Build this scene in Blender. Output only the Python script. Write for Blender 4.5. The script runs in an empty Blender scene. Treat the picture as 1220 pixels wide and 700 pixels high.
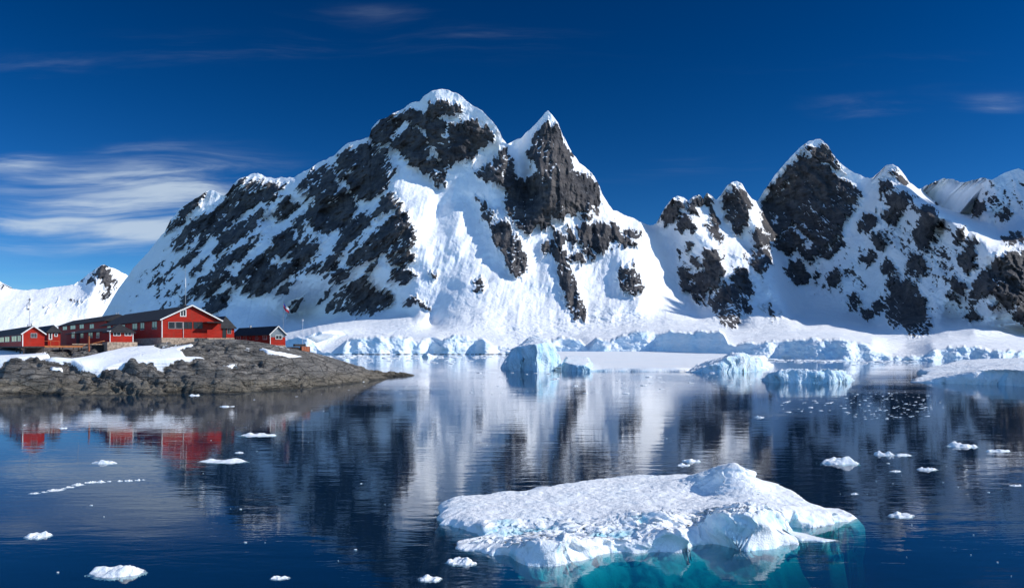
import bpy, bmesh, math, random
import numpy as np
from mathutils import Vector

random.seed(7)
C = bpy.context.scene.collection
SC = bpy.context.scene

# ------------------------------------------------------------------ camera, sky, sun, exposure
F, CX, HOR, H = 949.0, 610.0, 414.0, 8.0      # focal length in photo pixels, centre column, horizon row, eye height (m)
cam_d = bpy.data.cameras.new("camera")
cam_d.sensor_width = 36.0
cam_d.lens = F * 36.0 / 1220.0
cam_d.shift_y = (HOR - 350.0) / 1220.0
cam_d.clip_start = 0.5
cam_d.clip_end = 30000.0
cam = bpy.data.objects.new("camera", cam_d)
cam.location = (0, 0, H)
cam.rotation_euler = (math.radians(90), 0, 0)
C.objects.link(cam)
SC.camera = cam

SUN_AZ, SUN_EL = math.radians(98.0), math.radians(33.0)      # azimuth from +Y towards +X
L = Vector((math.sin(SUN_AZ) * math.cos(SUN_EL), math.cos(SUN_AZ) * math.cos(SUN_EL), math.sin(SUN_EL)))
sun_d = bpy.data.lights.new("sun", 'SUN')
sun_d.energy = 3.5
sun_d.angle = math.radians(0.53)
sun_d.color = (1.0, 0.945, 0.865)
sun = bpy.data.objects.new("sun", sun_d)
sun.rotation_euler = (-L).to_track_quat('-Z', 'Y').to_euler()
sun.location = L * 500
C.objects.link(sun)

SC.view_settings.view_transform = 'Standard'
SC.view_settings.look = 'None'
SC.view_settings.exposure = 0.40
SC.view_settings.gamma = 1.0
SC.view_settings.use_curve_mapping = False
try:
    SC.cycles.use_denoising = True
    SC.cycles.denoising_prefilter = 'ACCURATE'
    SC.cycles.max_bounces = 8
    SC.cycles.transparent_max_bounces = 12
    SC.cycles.volume_bounces = 0
    SC.cycles.caustics_reflective = False
    SC.cycles.caustics_refractive = False
    SC.cycles.sample_clamp_indirect = 6.0
except Exception:
    pass


class NT:
    """small node-tree writer"""
    def __init__(s, tree):
        s.t = tree
        tree.nodes.clear()

    def n(s, kind, **kw):
        nd = s.t.nodes.new(kind)
        for k, v in kw.items():
            setattr(nd, k, v)
        return nd

    def put(s, sock, v):
        if hasattr(v, 'is_output') or isinstance(v, bpy.types.NodeSocket):
            s.t.links.new(v, sock)
        elif v is not None:
            if isinstance(v, (tuple, list)) and len(v) == 3 and sock.type == 'RGBA':
                v = (*v, 1.0)
            sock.default_value = v

    def math(s, op, a, b=None, c=None, clamp=False):
        nd = s.n('ShaderNodeMath', operation=op, use_clamp=clamp)
        for i, v in enumerate((a, b, c)):
            if v is not None:
                s.put(nd.inputs[i], v)
        return nd.outputs[0]

    def vmath(s, op, a, b=None):
        nd = s.n('ShaderNodeVectorMath', operation=op)
        s.put(nd.inputs[0], a)
        if b is not None:
            s.put(nd.inputs[1], b)
        return nd.outputs[0]

    def noise(s, vec, scale, detail=4, rough=0.55, dist=0.0):
        nd = s.n('ShaderNodeTexNoise')
        s.put(nd.inputs['Vector'], vec)
        nd.inputs['Scale'].default_value = scale
        nd.inputs['Detail'].default_value = detail
        nd.inputs['Roughness'].default_value = rough
        nd.inputs['Distortion'].default_value = dist
        return nd.outputs['Fac']

    def ramp(s, v, lo, hi, to0=0.0, to1=1.0, smooth=True):
        nd = s.n('ShaderNodeMapRange')
        nd.interpolation_type = 'SMOOTHSTEP' if smooth else 'LINEAR'
        s.put(nd.inputs['Value'], v)
        for k, x in (('From Min', lo), ('From Max', hi), ('To Min', to0), ('To Max', to1)):
            s.put(nd.inputs[k], x)
        return nd.outputs['Result']

    def mix(s, f, a, b):
        nd = s.n('ShaderNodeMix', data_type='RGBA')
        s.put(nd.inputs['Factor'], f)
        s.put(nd.inputs['A'] if False else nd.inputs[6], a)
        s.put(nd.inputs[7], b)
        return nd.outputs[2]

    def scalevec(s, vec, sc, rot=(0, 0, 0)):
        nd = s.n('ShaderNodeMapping')
        s.put(nd.inputs['Vector'], vec)
        nd.inputs['Scale'].default_value = sc
        nd.inputs['Rotation'].default_value = rot
        return nd.outputs[0]

    def bump(s, h, strength, dist, normal=None):
        nd = s.n('ShaderNodeBump')
        nd.inputs['Strength'].default_value = strength
        nd.inputs['Distance'].default_value = dist
        s.put(nd.inputs['Height'], h)
        if normal is not None:
            s.put(nd.inputs['Normal'], normal)
        return nd.outputs[0]


def build_world():
    w = bpy.data.worlds.new("World")
    SC.world = w
    w.use_nodes = True
    g = NT(w.node_tree)
    out = g.n('ShaderNodeOutputWorld')
    bg = g.n('ShaderNodeBackground')
    sky = g.n('ShaderNodeTexSky')
    sky.sky_type = 'NISHITA'
    sky.sun_disc = False
    sky.sun_elevation = SUN_EL
    sky.sun_rotation = SUN_AZ
    sky.altitude = 2500.0
    sky.air_density = 1.0
    sky.dust_density = 0.05
    sky.ozone_density = 4.5
    hs = g.n('ShaderNodeHueSaturation')
    hs.inputs['Hue'].default_value = 0.497
    hs.inputs['Saturation'].default_value = 1.10
    hs.inputs['Value'].default_value = 0.197
    gm = g.n('ShaderNodeGamma')
    g.put(gm.inputs['Color'], sky.outputs[0])
    gm.inputs['Gamma'].default_value = 1.74
    g.put(hs.inputs['Color'], gm.outputs[0])
    # thin cirrus, laid on the sky by direction: az = x/y, el = z/y
    tc = g.n('ShaderNodeTexCoord')
    sp = g.n('ShaderNodeSeparateXYZ')
    g.put(sp.inputs[0], tc.outputs['Generated'])
    yy = g.math('MAXIMUM', g.math('ABSOLUTE', sp.outputs[1]), 0.08)
    az = g.math('DIVIDE', sp.outputs[0], yy)
    el = g.math('DIVIDE', sp.outputs[2], yy)
    cb = g.n('ShaderNodeCombineXYZ')
    g.put(cb.inputs[0], az)
    g.put(cb.inputs[1], el)
    P = cb.outputs[0]
    warp = g.noise(P, 3.0, 3, 0.5)
    wv = g.n('ShaderNodeCombineXYZ')
    g.put(wv.inputs[1], g.math('MULTIPLY', g.math('SUBTRACT', warp, 0.5), 0.05))
    Pw = g.vmath('ADD', P, wv.outputs[0])
    streak = g.noise(g.scalevec(Pw, (3.2, 26.0, 1.0), (0, 0, math.radians(-8))), 1.0, 6, 0.60, 0.8)
    fine = g.noise(g.scalevec(Pw, (5.0, 60.0, 1.0), (0, 0, math.radians(-9))), 1.0, 5, 0.6, 0.4)
    dens = g.ramp(g.math('ADD', g.math('MULTIPLY', streak, 0.7), g.math('MULTIPLY', fine, 0.3)), 0.30, 0.70, 0.0, 1.0, False)

    def blob(a0, e0, ra, re, gain):
        da = g.math('DIVIDE', g.math('SUBTRACT', az, a0), ra)
        de = g.math('DIVIDE', g.math('SUBTRACT', el, e0), re)
        r2 = g.math('ADD', g.math('MULTIPLY', da, da), g.math('MULTIPLY', de, de))
        return g.math('MULTIPLY', g.math('POWER', 2.718, g.math('MULTIPLY', r2, -1.0)), gain)
    blobs = [(-.50, .170, .17, .050, .42), (-.58, .150, .18, .022, .36), (-.42, .215, .15, .035, .26), (-.33, .19, .12, .03, .12), (-.63, .235, .05, .012, .34),
             (-.30, .375, .35, .030, .075), (-.02, .395, .10, .018, .08), (-.60, .35, .10, .02, .08), (-.18, .42, .10, .016, .09),
             (.44, .30, .07, .016, .16), (.61, .305, .05, .012, .16), (.225, .235, .05, .010, .16), (.305, .237, .03, .010, .14),
             (.15, .215, .2, .02, .06), (-.55, .075, .25, .02, .16), (.5, .36, .4, .05, .04)]
    tot = None
    for b in blobs:
        v = blob(*b)
        tot = v if tot is None else g.math('ADD', tot, v)
    front = g.math('GREATER_THAN', sp.outputs[1], 0.05)
    # denser where the blobs gather, torn into streaks by the noise
    cov = g.math('MULTIPLY', g.math('MULTIPLY', tot, 2.25), g.math('POWER', dens, 1.75))
    cov = g.math('ADD', cov, g.math('MULTIPLY', g.math('MAXIMUM', g.math('SUBTRACT', tot, 0.42), 0.0), 0.30))
    cov = g.math('MULTIPLY', g.ramp(cov, 0.02, 0.72, 0.0, 0.80), front)
    # sky made paler overhead and behind the camera as added fill for shaded snow
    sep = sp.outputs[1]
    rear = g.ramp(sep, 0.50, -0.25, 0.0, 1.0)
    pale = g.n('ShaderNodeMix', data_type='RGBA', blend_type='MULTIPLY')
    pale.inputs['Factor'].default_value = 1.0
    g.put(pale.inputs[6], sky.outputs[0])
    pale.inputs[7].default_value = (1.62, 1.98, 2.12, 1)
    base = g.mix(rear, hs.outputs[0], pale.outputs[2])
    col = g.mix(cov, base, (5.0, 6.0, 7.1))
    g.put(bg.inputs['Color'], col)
    bg.inputs['Strength'].default_value = 0.085
    g.put(out.inputs['Surface'], bg.outputs[0])


build_world()

# ------------------------------------------------------------------ numeric helpers


def _hash(ix, iy, seed):
    h = (ix.astype(np.int64) * 374761393 + iy.astype(np.int64) * 668265263 + seed * 974634777) & 0xFFFFFFFF
    h = ((h ^ (h >> 13)) * 1274126177) & 0xFFFFFFFF
    h = ((h ^ (h >> 16)) * 2246822519) & 0xFFFFFFFF
    return (h ^ (h >> 15)).astype(np.float64) / 4294967296.0


def perlin(x, y, seed=0):
    x = np.asarray(x, float); y = np.asarray(y, float)
    ix = np.floor(x); iy = np.floor(y)
    fx = x - ix; fy = y - iy

    def gdot(dx, dy):
        a = _hash(ix + dx, iy + dy, seed) * 6.2831853
        return np.cos(a) * (fx - dx) + np.sin(a) * (fy - dy)
    u = fx * fx * fx * (fx * (fx * 6 - 15) + 10)
    v = fy * fy * fy * (fy * (fy * 6 - 15) + 10)
    a = gdot(0, 0); b = gdot(1, 0); c = gdot(0, 1); d = gdot(1, 1)
    return 1.5 * (a + (b - a) * u + (c + (d - c) * u - a - (b - a) * u) * v)


def vnoise3(x, y, z, seed=0):
    ix, iy, iz = np.floor(x), np.floor(y), np.floor(z)
    fx, fy, fz = x - ix, y - iy, z - iz
    u = fx * fx * (3 - 2 * fx); v = fy * fy * (3 - 2 * fy); w = fz * fz * (3 - 2 * fz)

    def h(a, b, c):
        return _hash(ix + a + 57.0 * (iz + c), iy + b + 131.0 * (iz + c), seed) * 2 - 1
    a = h(0, 0, 0) * (1 - u) + h(1, 0, 0) * u
    b = h(0, 1, 0) * (1 - u) + h(1, 1, 0) * u
    c = h(0, 0, 1) * (1 - u) + h(1, 0, 1) * u
    d = h(0, 1, 1) * (1 - u) + h(1, 1, 1) * u
    return (a * (1 - v) + b * v) * (1 - w) + (c * (1 - v) + d * v) * w


def fbm3(x, y, z, octv=3, gain=0.5, seed=0):
    s = 0.0; a = 1.0; f = 1.0
    for i in range(octv):
        s = s + a * vnoise3(x * f + 3.7 * i, y * f, z * f, seed + i * 13)
        a *= gain; f *= 2.1
    return s


def fbm(x, y, octv=4, gain=0.5, seed=0):
    s = 0.0; a = 1.0; f = 1.0
    for i in range(octv):
        s = s + a * perlin(x * f, y * f, seed + i * 17)
        a *= gain; f *= 2.03
    return s


def ridged(x, y, octv=4, gain=0.5, seed=0):
    s = 0.0; a = 1.0; f = 1.0
    for i in range(octv):
        s = s + a * (0.5 - np.abs(perlin(x * f, y * f, seed + i * 31)))
        a *= gain; f *= 2.07
    return s


def sstep(a, b, x):
    t = np.clip((x - a) / (b - a), 0, 1)
    return t * t * (3 - 2 * t)


def dense(line, step):
    out = []
    for p, q in zip(line[:-1], line[1:]):
        p = np.array(p, float); q = np.array(q, float)
        n = max(1, int(np.hypot(*(q[:2] - p[:2])) / step))
        for i in range(n):
            out.append(p + (q - p) * i / n)
    out.append(np.array(line[-1], float))
    return out


class RBF:
    def __init__(s, pts, vals, lam=0.0, smooth=0.0):
        s.p = np.array(pts, float); v = np.array(vals, float)
        n = len(s.p); s.sm = smooth
        r = np.sqrt(((s.p[:, None, :] - s.p[None, :, :]) ** 2).sum(-1) + smooth * smooth)
        s.c = s.p.mean(0); s.sc = np.abs(s.p - s.c).max()
        q = (s.p - s.c) / s.sc
        A = np.zeros((n + 3, n + 3))
        A[:n, :n] = -r + lam * np.eye(n)
        A[:n, n] = 1; A[:n, n + 1:] = q
        A[n, :n] = 1; A[n + 1:, :n] = q.T
        b = np.zeros(n + 3); b[:n] = v
        s.w = np.linalg.lstsq(A, b, rcond=None)[0]

    def __call__(s, x, y):
        sh = x.shape
        P = np.stack([x.ravel(), y.ravel()], 1)
        out = np.empty(len(P))
        n = len(s.p)
        p32 = s.p.astype(np.float32); w32 = s.w[:n].astype(np.float64)
        for i in range(0, len(P), 20000):
            Q = P[i:i + 20000]
            dx = Q[:, 0:1].astype(np.float32) - p32[None, :, 0]
            dy = Q[:, 1:2].astype(np.float32) - p32[None, :, 1]
            r = np.sqrt(dx * dx + dy * dy + np.float32(s.sm ** 2))
            q = (Q - s.c) / s.sc
            out[i:i + 20000] = -(r @ w32) + s.w[n] + q @ s.w[n + 1:]
        return out.reshape(sh)


def poly_sdf(x, y, poly):
    """signed distance (negative inside)"""
    P = np.array(poly, float)
    d2 = np.full(x.shape, 1e18)
    inside = np.zeros(x.shape, bool)
    n = len(P)
    for i in range(n):
        ax, ay = P[i]; bx, by = P[(i + 1) % n]
        ex, ey = bx - ax, by - ay
        L2 = ex * ex + ey * ey + 1e-12
        t = np.clip(((x - ax) * ex + (y - ay) * ey) / L2, 0, 1)
        d2 = np.minimum(d2, (x - ax - t * ex) ** 2 + (y - ay - t * ey) ** 2)
        cond = (ay > y) != (by > y)
        with np.errstate(divide='ignore', invalid='ignore'):
            xi = ax + (y - ay) * ex / (by - ay if by != ay else 1e-12)
        inside ^= cond & (x < xi)
    d = np.sqrt(d2)
    return np.where(inside, -d, d)


def at(px, py, z=0.0):
    """photo pixel on the level z -> world x, y"""
    Y = F * (H - z) / (py - HOR)
    return ((px - CX) / F * Y, Y)


def link(o, parent=None):
    C.objects.link(o)
    if parent is not None:
        o.parent = parent
    return o


def tag(o, label=None, cat=None, group=None, kind=None):
    for k, v in (("label", label), ("category", cat), ("group", group), ("kind", kind)):
        if v:
            o[k] = v
    return o


def grid_mesh(name, X, Y, Z, mat, attrs=None, smooth=True, parent=None, flip=False, keep=None):
    nr, nc = X.shape
    idx = np.arange(nr * nc).reshape(nr, nc)
    q = np.stack([idx[:-1, :-1], idx[1:, :-1], idx[1:, 1:], idx[:-1, 1:]], -1)
    if flip:
        q = q[..., ::-1]
    if keep is not None:
        k = keep[:-1, :-1] | keep[1:, :-1] | keep[1:, 1:] | keep[:-1, 1:]
        q = q[k]
    q = q.reshape(-1, 4)
    co = np.stack([X, Y, Z], -1).reshape(-1, 3)
    if keep is not None:
        used = np.unique(q)
        rem = np.full(len(co), -1); rem[used] = np.arange(len(used))
        q = rem[q]; co = co[used]
    else:
        used = None
    me = bpy.data.meshes.new(name)
    me.vertices.add(len(co)); me.vertices.foreach_set("co", co.astype(np.float32).ravel())
    me.loops.add(q.size); me.loops.foreach_set("vertex_index", q.astype(np.int32).ravel())
    me.polygons.add(len(q))
    me.polygons.foreach_set("loop_start", np.arange(0, q.size, 4, dtype=np.int32))
    me.polygons.foreach_set("loop_total", np.full(len(q), 4, dtype=np.int32))
    me.polygons.foreach_set("use_smooth", np.full(len(q), smooth, dtype=bool))
    me.update(calc_edges=True)
    for k, a in (attrs or {}).items():
        at_ = me.attributes.new(k, 'FLOAT', 'POINT')
        v = np.asarray(a, np.float32).ravel()
        if used is not None:
            v = v[used]
        at_.data.foreach_set("value", v)
    me.materials.append(mat)
    me.validate()
    return link(bpy.data.objects.new(name, me), parent)


# ------------------------------------------------------------------ materials
def new_mat(name):
    m = bpy.data.materials.new(name)
    m.use_nodes = True
    g = NT(m.node_tree)
    out = g.n('ShaderNodeOutputMaterial')
    bs = g.n('ShaderNodeBsdfPrincipled')
    g.put(out.inputs['Surface'], bs.outputs[0])
    return m, g, bs, out


def attr(g, name):
    nd = g.n('ShaderNodeAttribute')
    nd.attribute_name = name
    return nd.outputs['Fac']


SNOW = (0.86, 0.88, 0.90)


def mat_mountain():
    m, g, bs, out = new_mat("snow_and_rock")
    geo = g.n('ShaderNodeNewGeometry')
    P = geo.outputs['Position']
    rk = attr(g, 'rock')
    ice = attr(g, 'ice')
    n1 = g.noise(P, 0.075, 6, 0.66, 0.3)
    n3 = g.noise(P, 0.30, 4, 0.65)
    n2 = g.noise(P, 0.02, 5, 0.6)
    f = g.math('ADD', rk, g.math('MULTIPLY', g.math('SUBTRACT', n1, 0.5), 0.95))
    f = g.math('ADD', f, g.math('MULTIPLY', g.math('SUBTRACT', n3, 0.5), 0.32))
    # snow keeps to the flatter ledges
    sp = g.n('ShaderNodeSeparateXYZ'); g.put(sp.inputs[0], geo.outputs['Normal'])
    f = g.math('SUBTRACT', f, g.ramp(sp.outputs[2], 0.62, 0.92, 0.0, 0.55))
    rockf = g.ramp(f, 0.66, 0.74)
    tone = g.ramp(n2, 0.3, 0.7)
    rc = g.mix(tone, (0.058, 0.063, 0.076), (0.140, 0.128, 0.124))
    # beds and joints
    bed_ = g.noise(g.scalevec(P, (0.02, 0.02, 0.11), (math.radians(12), math.radians(28), 0)), 1.0, 6, 0.68, 0.8)
    joint = g.noise(g.scalevec(P, (0.11, 0.06, 0.016)), 1.0, 6, 0.66, 0.5)
    rc = g.mix(g.ramp(bed_, 0.38, 0.60), g.mix(0.62, rc, (0.026, 0.027, 0.033)), rc)
    rc = g.mix(g.ramp(joint, 0.34, 0.52), g.mix(0.55, rc, (0.022, 0.023, 0.029)), rc)
    sn = g.mix(g.ramp(g.noise(P, 0.012, 4), 0.35, 0.7), SNOW, (0.80, 0.835, 0.875))
    sn = g.mix(ice, sn, (0.48, 0.70, 0.84))
    # a light dusting of scree in the snow beside the outcrops
    dust = g.math('MULTIPLY', g.ramp(f, 0.38, 0.68), g.ramp(n3, 0.48, 0.62))
    sn = g.mix(g.math('MULTIPLY', dust, 0.35), sn, rc)
    col = g.mix(rockf, sn, rc)
    g.put(bs.inputs['Base Color'], col)
    g.put(bs.inputs['Roughness'], g.math('ADD', 0.72, g.math('MULTIPLY', rockf, 0.1)))
    bs.inputs['Specular IOR Level'].default_value = 0.22
    drift = g.noise(g.scalevec(P, (0.05, 0.05, 0.013), (0, math.radians(20), 0)), 1.0, 6, 0.62, 0.6)
    rb = g.math('ADD', g.noise(P, 0.16, 6, 0.68), g.math('ADD', g.math('MULTIPLY', bed_, 0.9), g.math('MULTIPLY', joint, 0.9)))
    hb = g.math('ADD', g.math('MULTIPLY', rb, g.math('ADD', 0.06, g.math('MULTIPLY', rockf, 0.62))), g.math('MULTIPLY', drift, 0.75))
    g.put(bs.inputs['Normal'], g.bump(hb, 1.0, 6.0))
    return m


def mat_ice(name, teal=(0.30, 0.68, 0.80), fine=6.0, bumpd=0.08, sss=0.0):
    m, g, bs, out = new_mat(name)
    geo = g.n('ShaderNodeNewGeometry')
    P = geo.outputs['Position']
    ice = attr(g, 'ice')
    n = g.noise(P, fine * 0.35, 5, 0.6)
    f = g.math('ADD', ice, g.math('MULTIPLY', g.math('SUBTRACT', n, 0.5), 0.5), clamp=True)
    k = g.math('MULTIPLY', g.ramp(f, 0.25, 0.9), 1.0)
    sn = g.mix(g.ramp(g.noise(P, fine * 0.12, 4), 0.35, 0.7), SNOW, (0.80, 0.85, 0.89))
    g.put(bs.inputs['Base Color'], g.mix(k, sn, teal))
    g.put(bs.inputs['Roughness'], g.math('SUBTRACT', 0.65, g.math('MULTIPLY', k, 0.3)))
    bs.inputs['Specular IOR Level'].default_value = 0.3
    if sss:
        bs.inputs['Subsurface Weight'].default_value = sss
        bs.inputs['Subsurface Radius'].default_value = (0.12, 0.26, 0.36)
        bs.inputs['Subsurface Scale'].default_value = 1.0
    h = g.math('ADD', g.noise(P, fine, 5, 0.65), g.math('MULTIPLY', g.noise(P, fine * 4, 3, 0.6), 0.35))
    g.put(bs.inputs['Normal'], g.bump(h, 0.9, bumpd))
    return m


def mat_island():
    m, g, bs, out = new_mat("shore_rock")
    geo = g.n('ShaderNodeNewGeometry')
    P = geo.outputs['Position']
    sp = g.n('ShaderNodeSeparateXYZ'); g.put(sp.inputs[0], P)
    sn = attr(g, 'snow')
    tilt = g.scalevec(P, (0.35, 0.35, 1.7), (0.0, math.radians(28), math.radians(20)))
    n1 = g.noise(tilt, 0.8, 8, 0.70, 0.7)
    n2 = g.noise(P, 0.12, 5, 0.6)
    n3 = g.noise(P, 1.7, 6, 0.72)
    vor = g.n('ShaderNodeTexVoronoi', feature='DISTANCE_TO_EDGE')
    g.put(vor.inputs['Vector'], g.vmath('ADD', tilt, g.vmath('MULTIPLY', geo.outputs['Normal'], (0.3, 0.3, 0.3))))
    vor.inputs['Scale'].default_value = 0.55
    crack = g.ramp(g.math('ADD', vor.outputs['Distance'], g.math('MULTIPLY', g.math('SUBTRACT', n3, 0.5), 0.10)), 0.0, 0.055, 1.0, 0.0)
    rc = g.mix(g.ramp(n1, 0.36, 0.64), (0.088, 0.083, 0.079), (0.35, 0.325, 0.295))
    rc = g.mix(g.ramp(n2, 0.42, 0.66), rc, g.mix(n3, (0.10, 0.095, 0.09), (0.26, 0.25, 0.235)))
    zz = g.math('ADD', sp.outputs[2], g.math('MULTIPLY', g.math('SUBTRACT', n2, 0.5), 2.5))
    olive = g.ramp(zz, 0.8, 3.2, 1.0, 0.0)
    rc = g.mix(g.math('MULTIPLY', olive, 0.55), rc, g.mix(g.ramp(n3, 0.35, 0.65), (0.085, 0.072, 0.045), (0.30, 0.25, 0.165)))
    rc = g.mix(g.math('MULTIPLY', crack, 0.6), rc, (0.035, 0.032, 0.030))
    wet = g.ramp(zz, 0.0, 0.6, 0.8, 0.0)
    rc = g.mix(wet, rc, (0.035, 0.034, 0.030))
    sf = g.ramp(g.math('ADD', sn, g.math('MULTIPLY', g.math('SUBTRACT', g.noise(P, 0.9, 5, 0.6), 0.5), 0.6)), 0.47, 0.55)
    g.put(bs.inputs['Base Color'], g.mix(sf, rc, SNOW))
    bs.inputs['Roughness'].default_value = 0.8
    bs.inputs['Specular IOR Level'].default_value = 0.3
    hb = g.math('ADD', g.math('MULTIPLY', n1, 1.3), g.math('SUBTRACT', g.math('MULTIPLY', n3, 0.5), g.math('MULTIPLY', crack, 0.35)))
    hb = g.math('MULTIPLY', hb, g.math('SUBTRACT', 1.0, g.math('MULTIPLY', sf, 0.9)))
    g.put(bs.inputs['Normal'], g.bump(hb, 1.0, 1.3))
    return m


def mat_water():
    m, g, bs, out = new_mat("sea_water")
    g.t.nodes.remove(bs)
    geo = g.n('ShaderNodeNewGeometry')
    P = geo.outputs['Position']
    patch = g.ramp(g.noise(g.scalevec(P, (0.012, 0.03, 1)), 1.0, 3, 0.5), 0.38, 0.68, 0.45, 1.5)
    w1 = g.noise(g.scalevec(P, (0.30, 0.85, 1.0)), 1.0, 3, 0.5, 0.2)
    w2 = g.noise(g.scalevec(P, (1.3, 3.6, 1.0), (0, 0, 0.12)), 1.0, 3, 0.5)
    w3 = g.noise(g.scalevec(P, (0.05, 0.14, 1.0), (0, 0, -0.1)), 1.0, 2, 0.5)
    h = g.math('ADD', g.math('MULTIPLY', w1, 0.015), g.math('MULTIPLY', w2, 0.0036))
    h = g.math('ADD', g.math('MULTIPLY', h, patch), g.math('MULTIPLY', w3, 0.022))
    nrm = g.bump(h, 1.0, 1.0)
    fr = g.n('ShaderNodeFresnel'); fr.inputs['IOR'].default_value = 1.333
    g.put(fr.inputs['Normal'], nrm)
    gl = g.n('ShaderNodeBsdfGlossy')
    gl.inputs['Roughness'].default_value = 0.02
    gl.inputs['Color'].default_value = (0.97, 0.98, 1.0, 1)
    g.put(gl.inputs['Normal'], nrm)
    tr = g.n('ShaderNodeBsdfTransparent')
    tr.inputs['Color'].default_value = (1, 1, 1, 1)
    # the murk of deep water: a little blue light comes back up
    df = g.n('ShaderNodeBsdfDiffuse')
    df.inputs['Color'].default_value = (0.002, 0.024, 0.066, 1)
    murk = g.n('ShaderNodeMixShader')
    g.put(murk.inputs[0], g.math('MULTIPLY', g.math('SUBTRACT', 1.0, geo.outputs['Backfacing']), 0.56))
    g.put(murk.inputs[1], tr.outputs[0])
    g.put(murk.inputs[2], df.outputs[0])
    mx = g.n('ShaderNodeMixShader')
    # light leaving the water from below is let through (rays are not bent here)
    bf = geo.outputs['Backfacing']
    g.put(mx.inputs[0], g.math('ADD', g.math('MULTIPLY', fr.outputs[0], g.math('SUBTRACT', 1.0, bf)), g.math('MULTIPLY', bf, 0.05)))
    g.put(mx.inputs[1], murk.outputs[0])
    g.put(mx.inputs[2], gl.outputs[0])
    g.put(out.inputs['Surface'], mx.outputs[0])
    va = g.n('ShaderNodeVolumeAbsorption')
    va.inputs['Color'].default_value = (0.22, 0.88, 0.88, 1)
    va.inputs['Density'].default_value = 2.1
    g.put(out.inputs['Volume'], va.outputs[0])
    return m


def mat_plain(name, col, rough=0.6, var=0.25, scale=3.0, spec=0.3, metal=0.0, bumpd=0.0, stretch=(1, 1, 1)):
    m, g, bs, out = new_mat(name)
    tc = g.n('ShaderNodeTexCoord')
    P = g.scalevec(tc.outputs['Object'], stretch)
    n = g.noise(P, scale, 5, 0.6)
    dark = tuple(c * (1 - var) for c in col); lite = tuple(min(1, c * (1 + var)) for c in col)
    g.put(bs.inputs['Base Color'], g.mix(g.ramp(n, 0.3, 0.7), dark, lite))
    bs.inputs['Roughness'].default_value = rough
    bs.inputs['Specular IOR Level'].default_value = spec
    bs.inputs['Metallic'].default_value = metal
    if bumpd:
        g.put(bs.inputs['Normal'], g.bump(n, 0.8, bumpd))
    return m


def mat_planks(name, col, pitch=0.22):
    m, g, bs, out = new_mat(name)
    tc = g.n('ShaderNodeTexCoord')
    P = tc.outputs['Object']
    sp = g.n('ShaderNodeSeparateXYZ'); g.put(sp.inputs[0], P)
    t = g.math('FRACT', g.math('DIVIDE', sp.outputs[2], pitch))
    groove = g.ramp(g.math('ABSOLUTE', g.math('SUBTRACT', t, 0.5)), 0.40, 0.48)
    n = g.noise(g.scalevec(P, (0.5, 0.5, 3.0)), 1.0, 5, 0.65)
    c = g.mix(g.ramp(n, 0.3, 0.7), tuple(x * 0.78 for x in col), tuple(min(1, x * 1.15) for x in col))
    stain = g.noise(g.scalevec(P, (1.4, 1.4, 0.25)), 1.0, 5, 0.65)
    c = g.mix(g.ramp(stain, 0.42, 0.72, 0.0, 0.45), c, (col[0] * 0.62, col[0] * 0.13, col[0] * 0.09))
    g.put(bs.inputs['Base Color'], g.mix(g.math('MULTIPLY', groove, 0.45), c, tuple(x * 0.4 for x in col)))
    bs.inputs['Roughness'].default_value = 0.62
    bs.inputs['Specular IOR Level'].default_value = 0.08
    g.put(bs.inputs['Normal'], g.bump(g.math('SUBTRACT', 1.0, groove), 0.5, 0.02))
    return m


M_MTN = mat_mountain()
M_BERG = mat_ice("berg_ice", (0.44, 0.69, 0.84), 0.45, 0.6)
M_FLOE = mat_ice("floe_ice", (0.26, 0.67, 0.80), 4.0, 0.07)
M_BIT = mat_ice("drift_ice", (0.55, 0.78, 0.88), 6.0, 0.06)
M_ISLE = mat_island()
M_WATER = mat_water()
M_RED = mat_planks("red_boards", (0.40, 0.024, 0.014))
M_WHITE = mat_plain("white_paint", (0.74, 0.72, 0.68), 0.5, 0.08)
M_ROOF = mat_plain("black_roofing", (0.024, 0.025, 0.028), 0.75, 0.35, 1.5)
M_STONE = mat_plain("stone_footing", (0.36, 0.27, 0.20), 0.85, 0.40, 2.2, bumpd=0.08)
M_GLASS = mat_plain("window_glass", (0.022, 0.026, 0.032), 0.15, 0.2, 1.0, spec=0.15)
M_FRAME = mat_plain("grey_window_frame", (0.30, 0.29, 0.28), 0.5, 0.1)
M_WOOD = mat_plain("orange_timber", (0.40, 0.15, 0.055), 0.7, 0.4, 2.0, stretch=(1, 1, 6))
M_DARKWOOD = mat_plain("dark_timber", (0.045, 0.034, 0.030), 0.8, 0.4, 2.0)
M_STEEL = mat_plain("grey_steel", (0.32, 0.33, 0.34), 0.45, 0.15, 2.0)
M_RUST = mat_plain("rusty_red_steel", (0.42, 0.13, 0.06), 0.7, 0.4, 3.0)
M_GREYPANEL = mat_plain("grey_gable_panel", (0.17, 0.20, 0.22), 0.4, 0.25, 1.5)
M_FLAGRED = mat_plain("red_cloth", (0.50, 0.035, 0.06), 0.8, 0.15)
M_FLAGBLUE = mat_plain("blue_cloth", (0.03, 0.06, 0.28), 0.8, 0.15)
M_FLAGWHITE = mat_plain("white_cloth", (0.75, 0.75, 0.76), 0.8, 0.08)
M_BED = mat_plain("sea_floor", (0.006, 0.020, 0.036), 0.95, 0.2, 0.05, spec=0.0)

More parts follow.
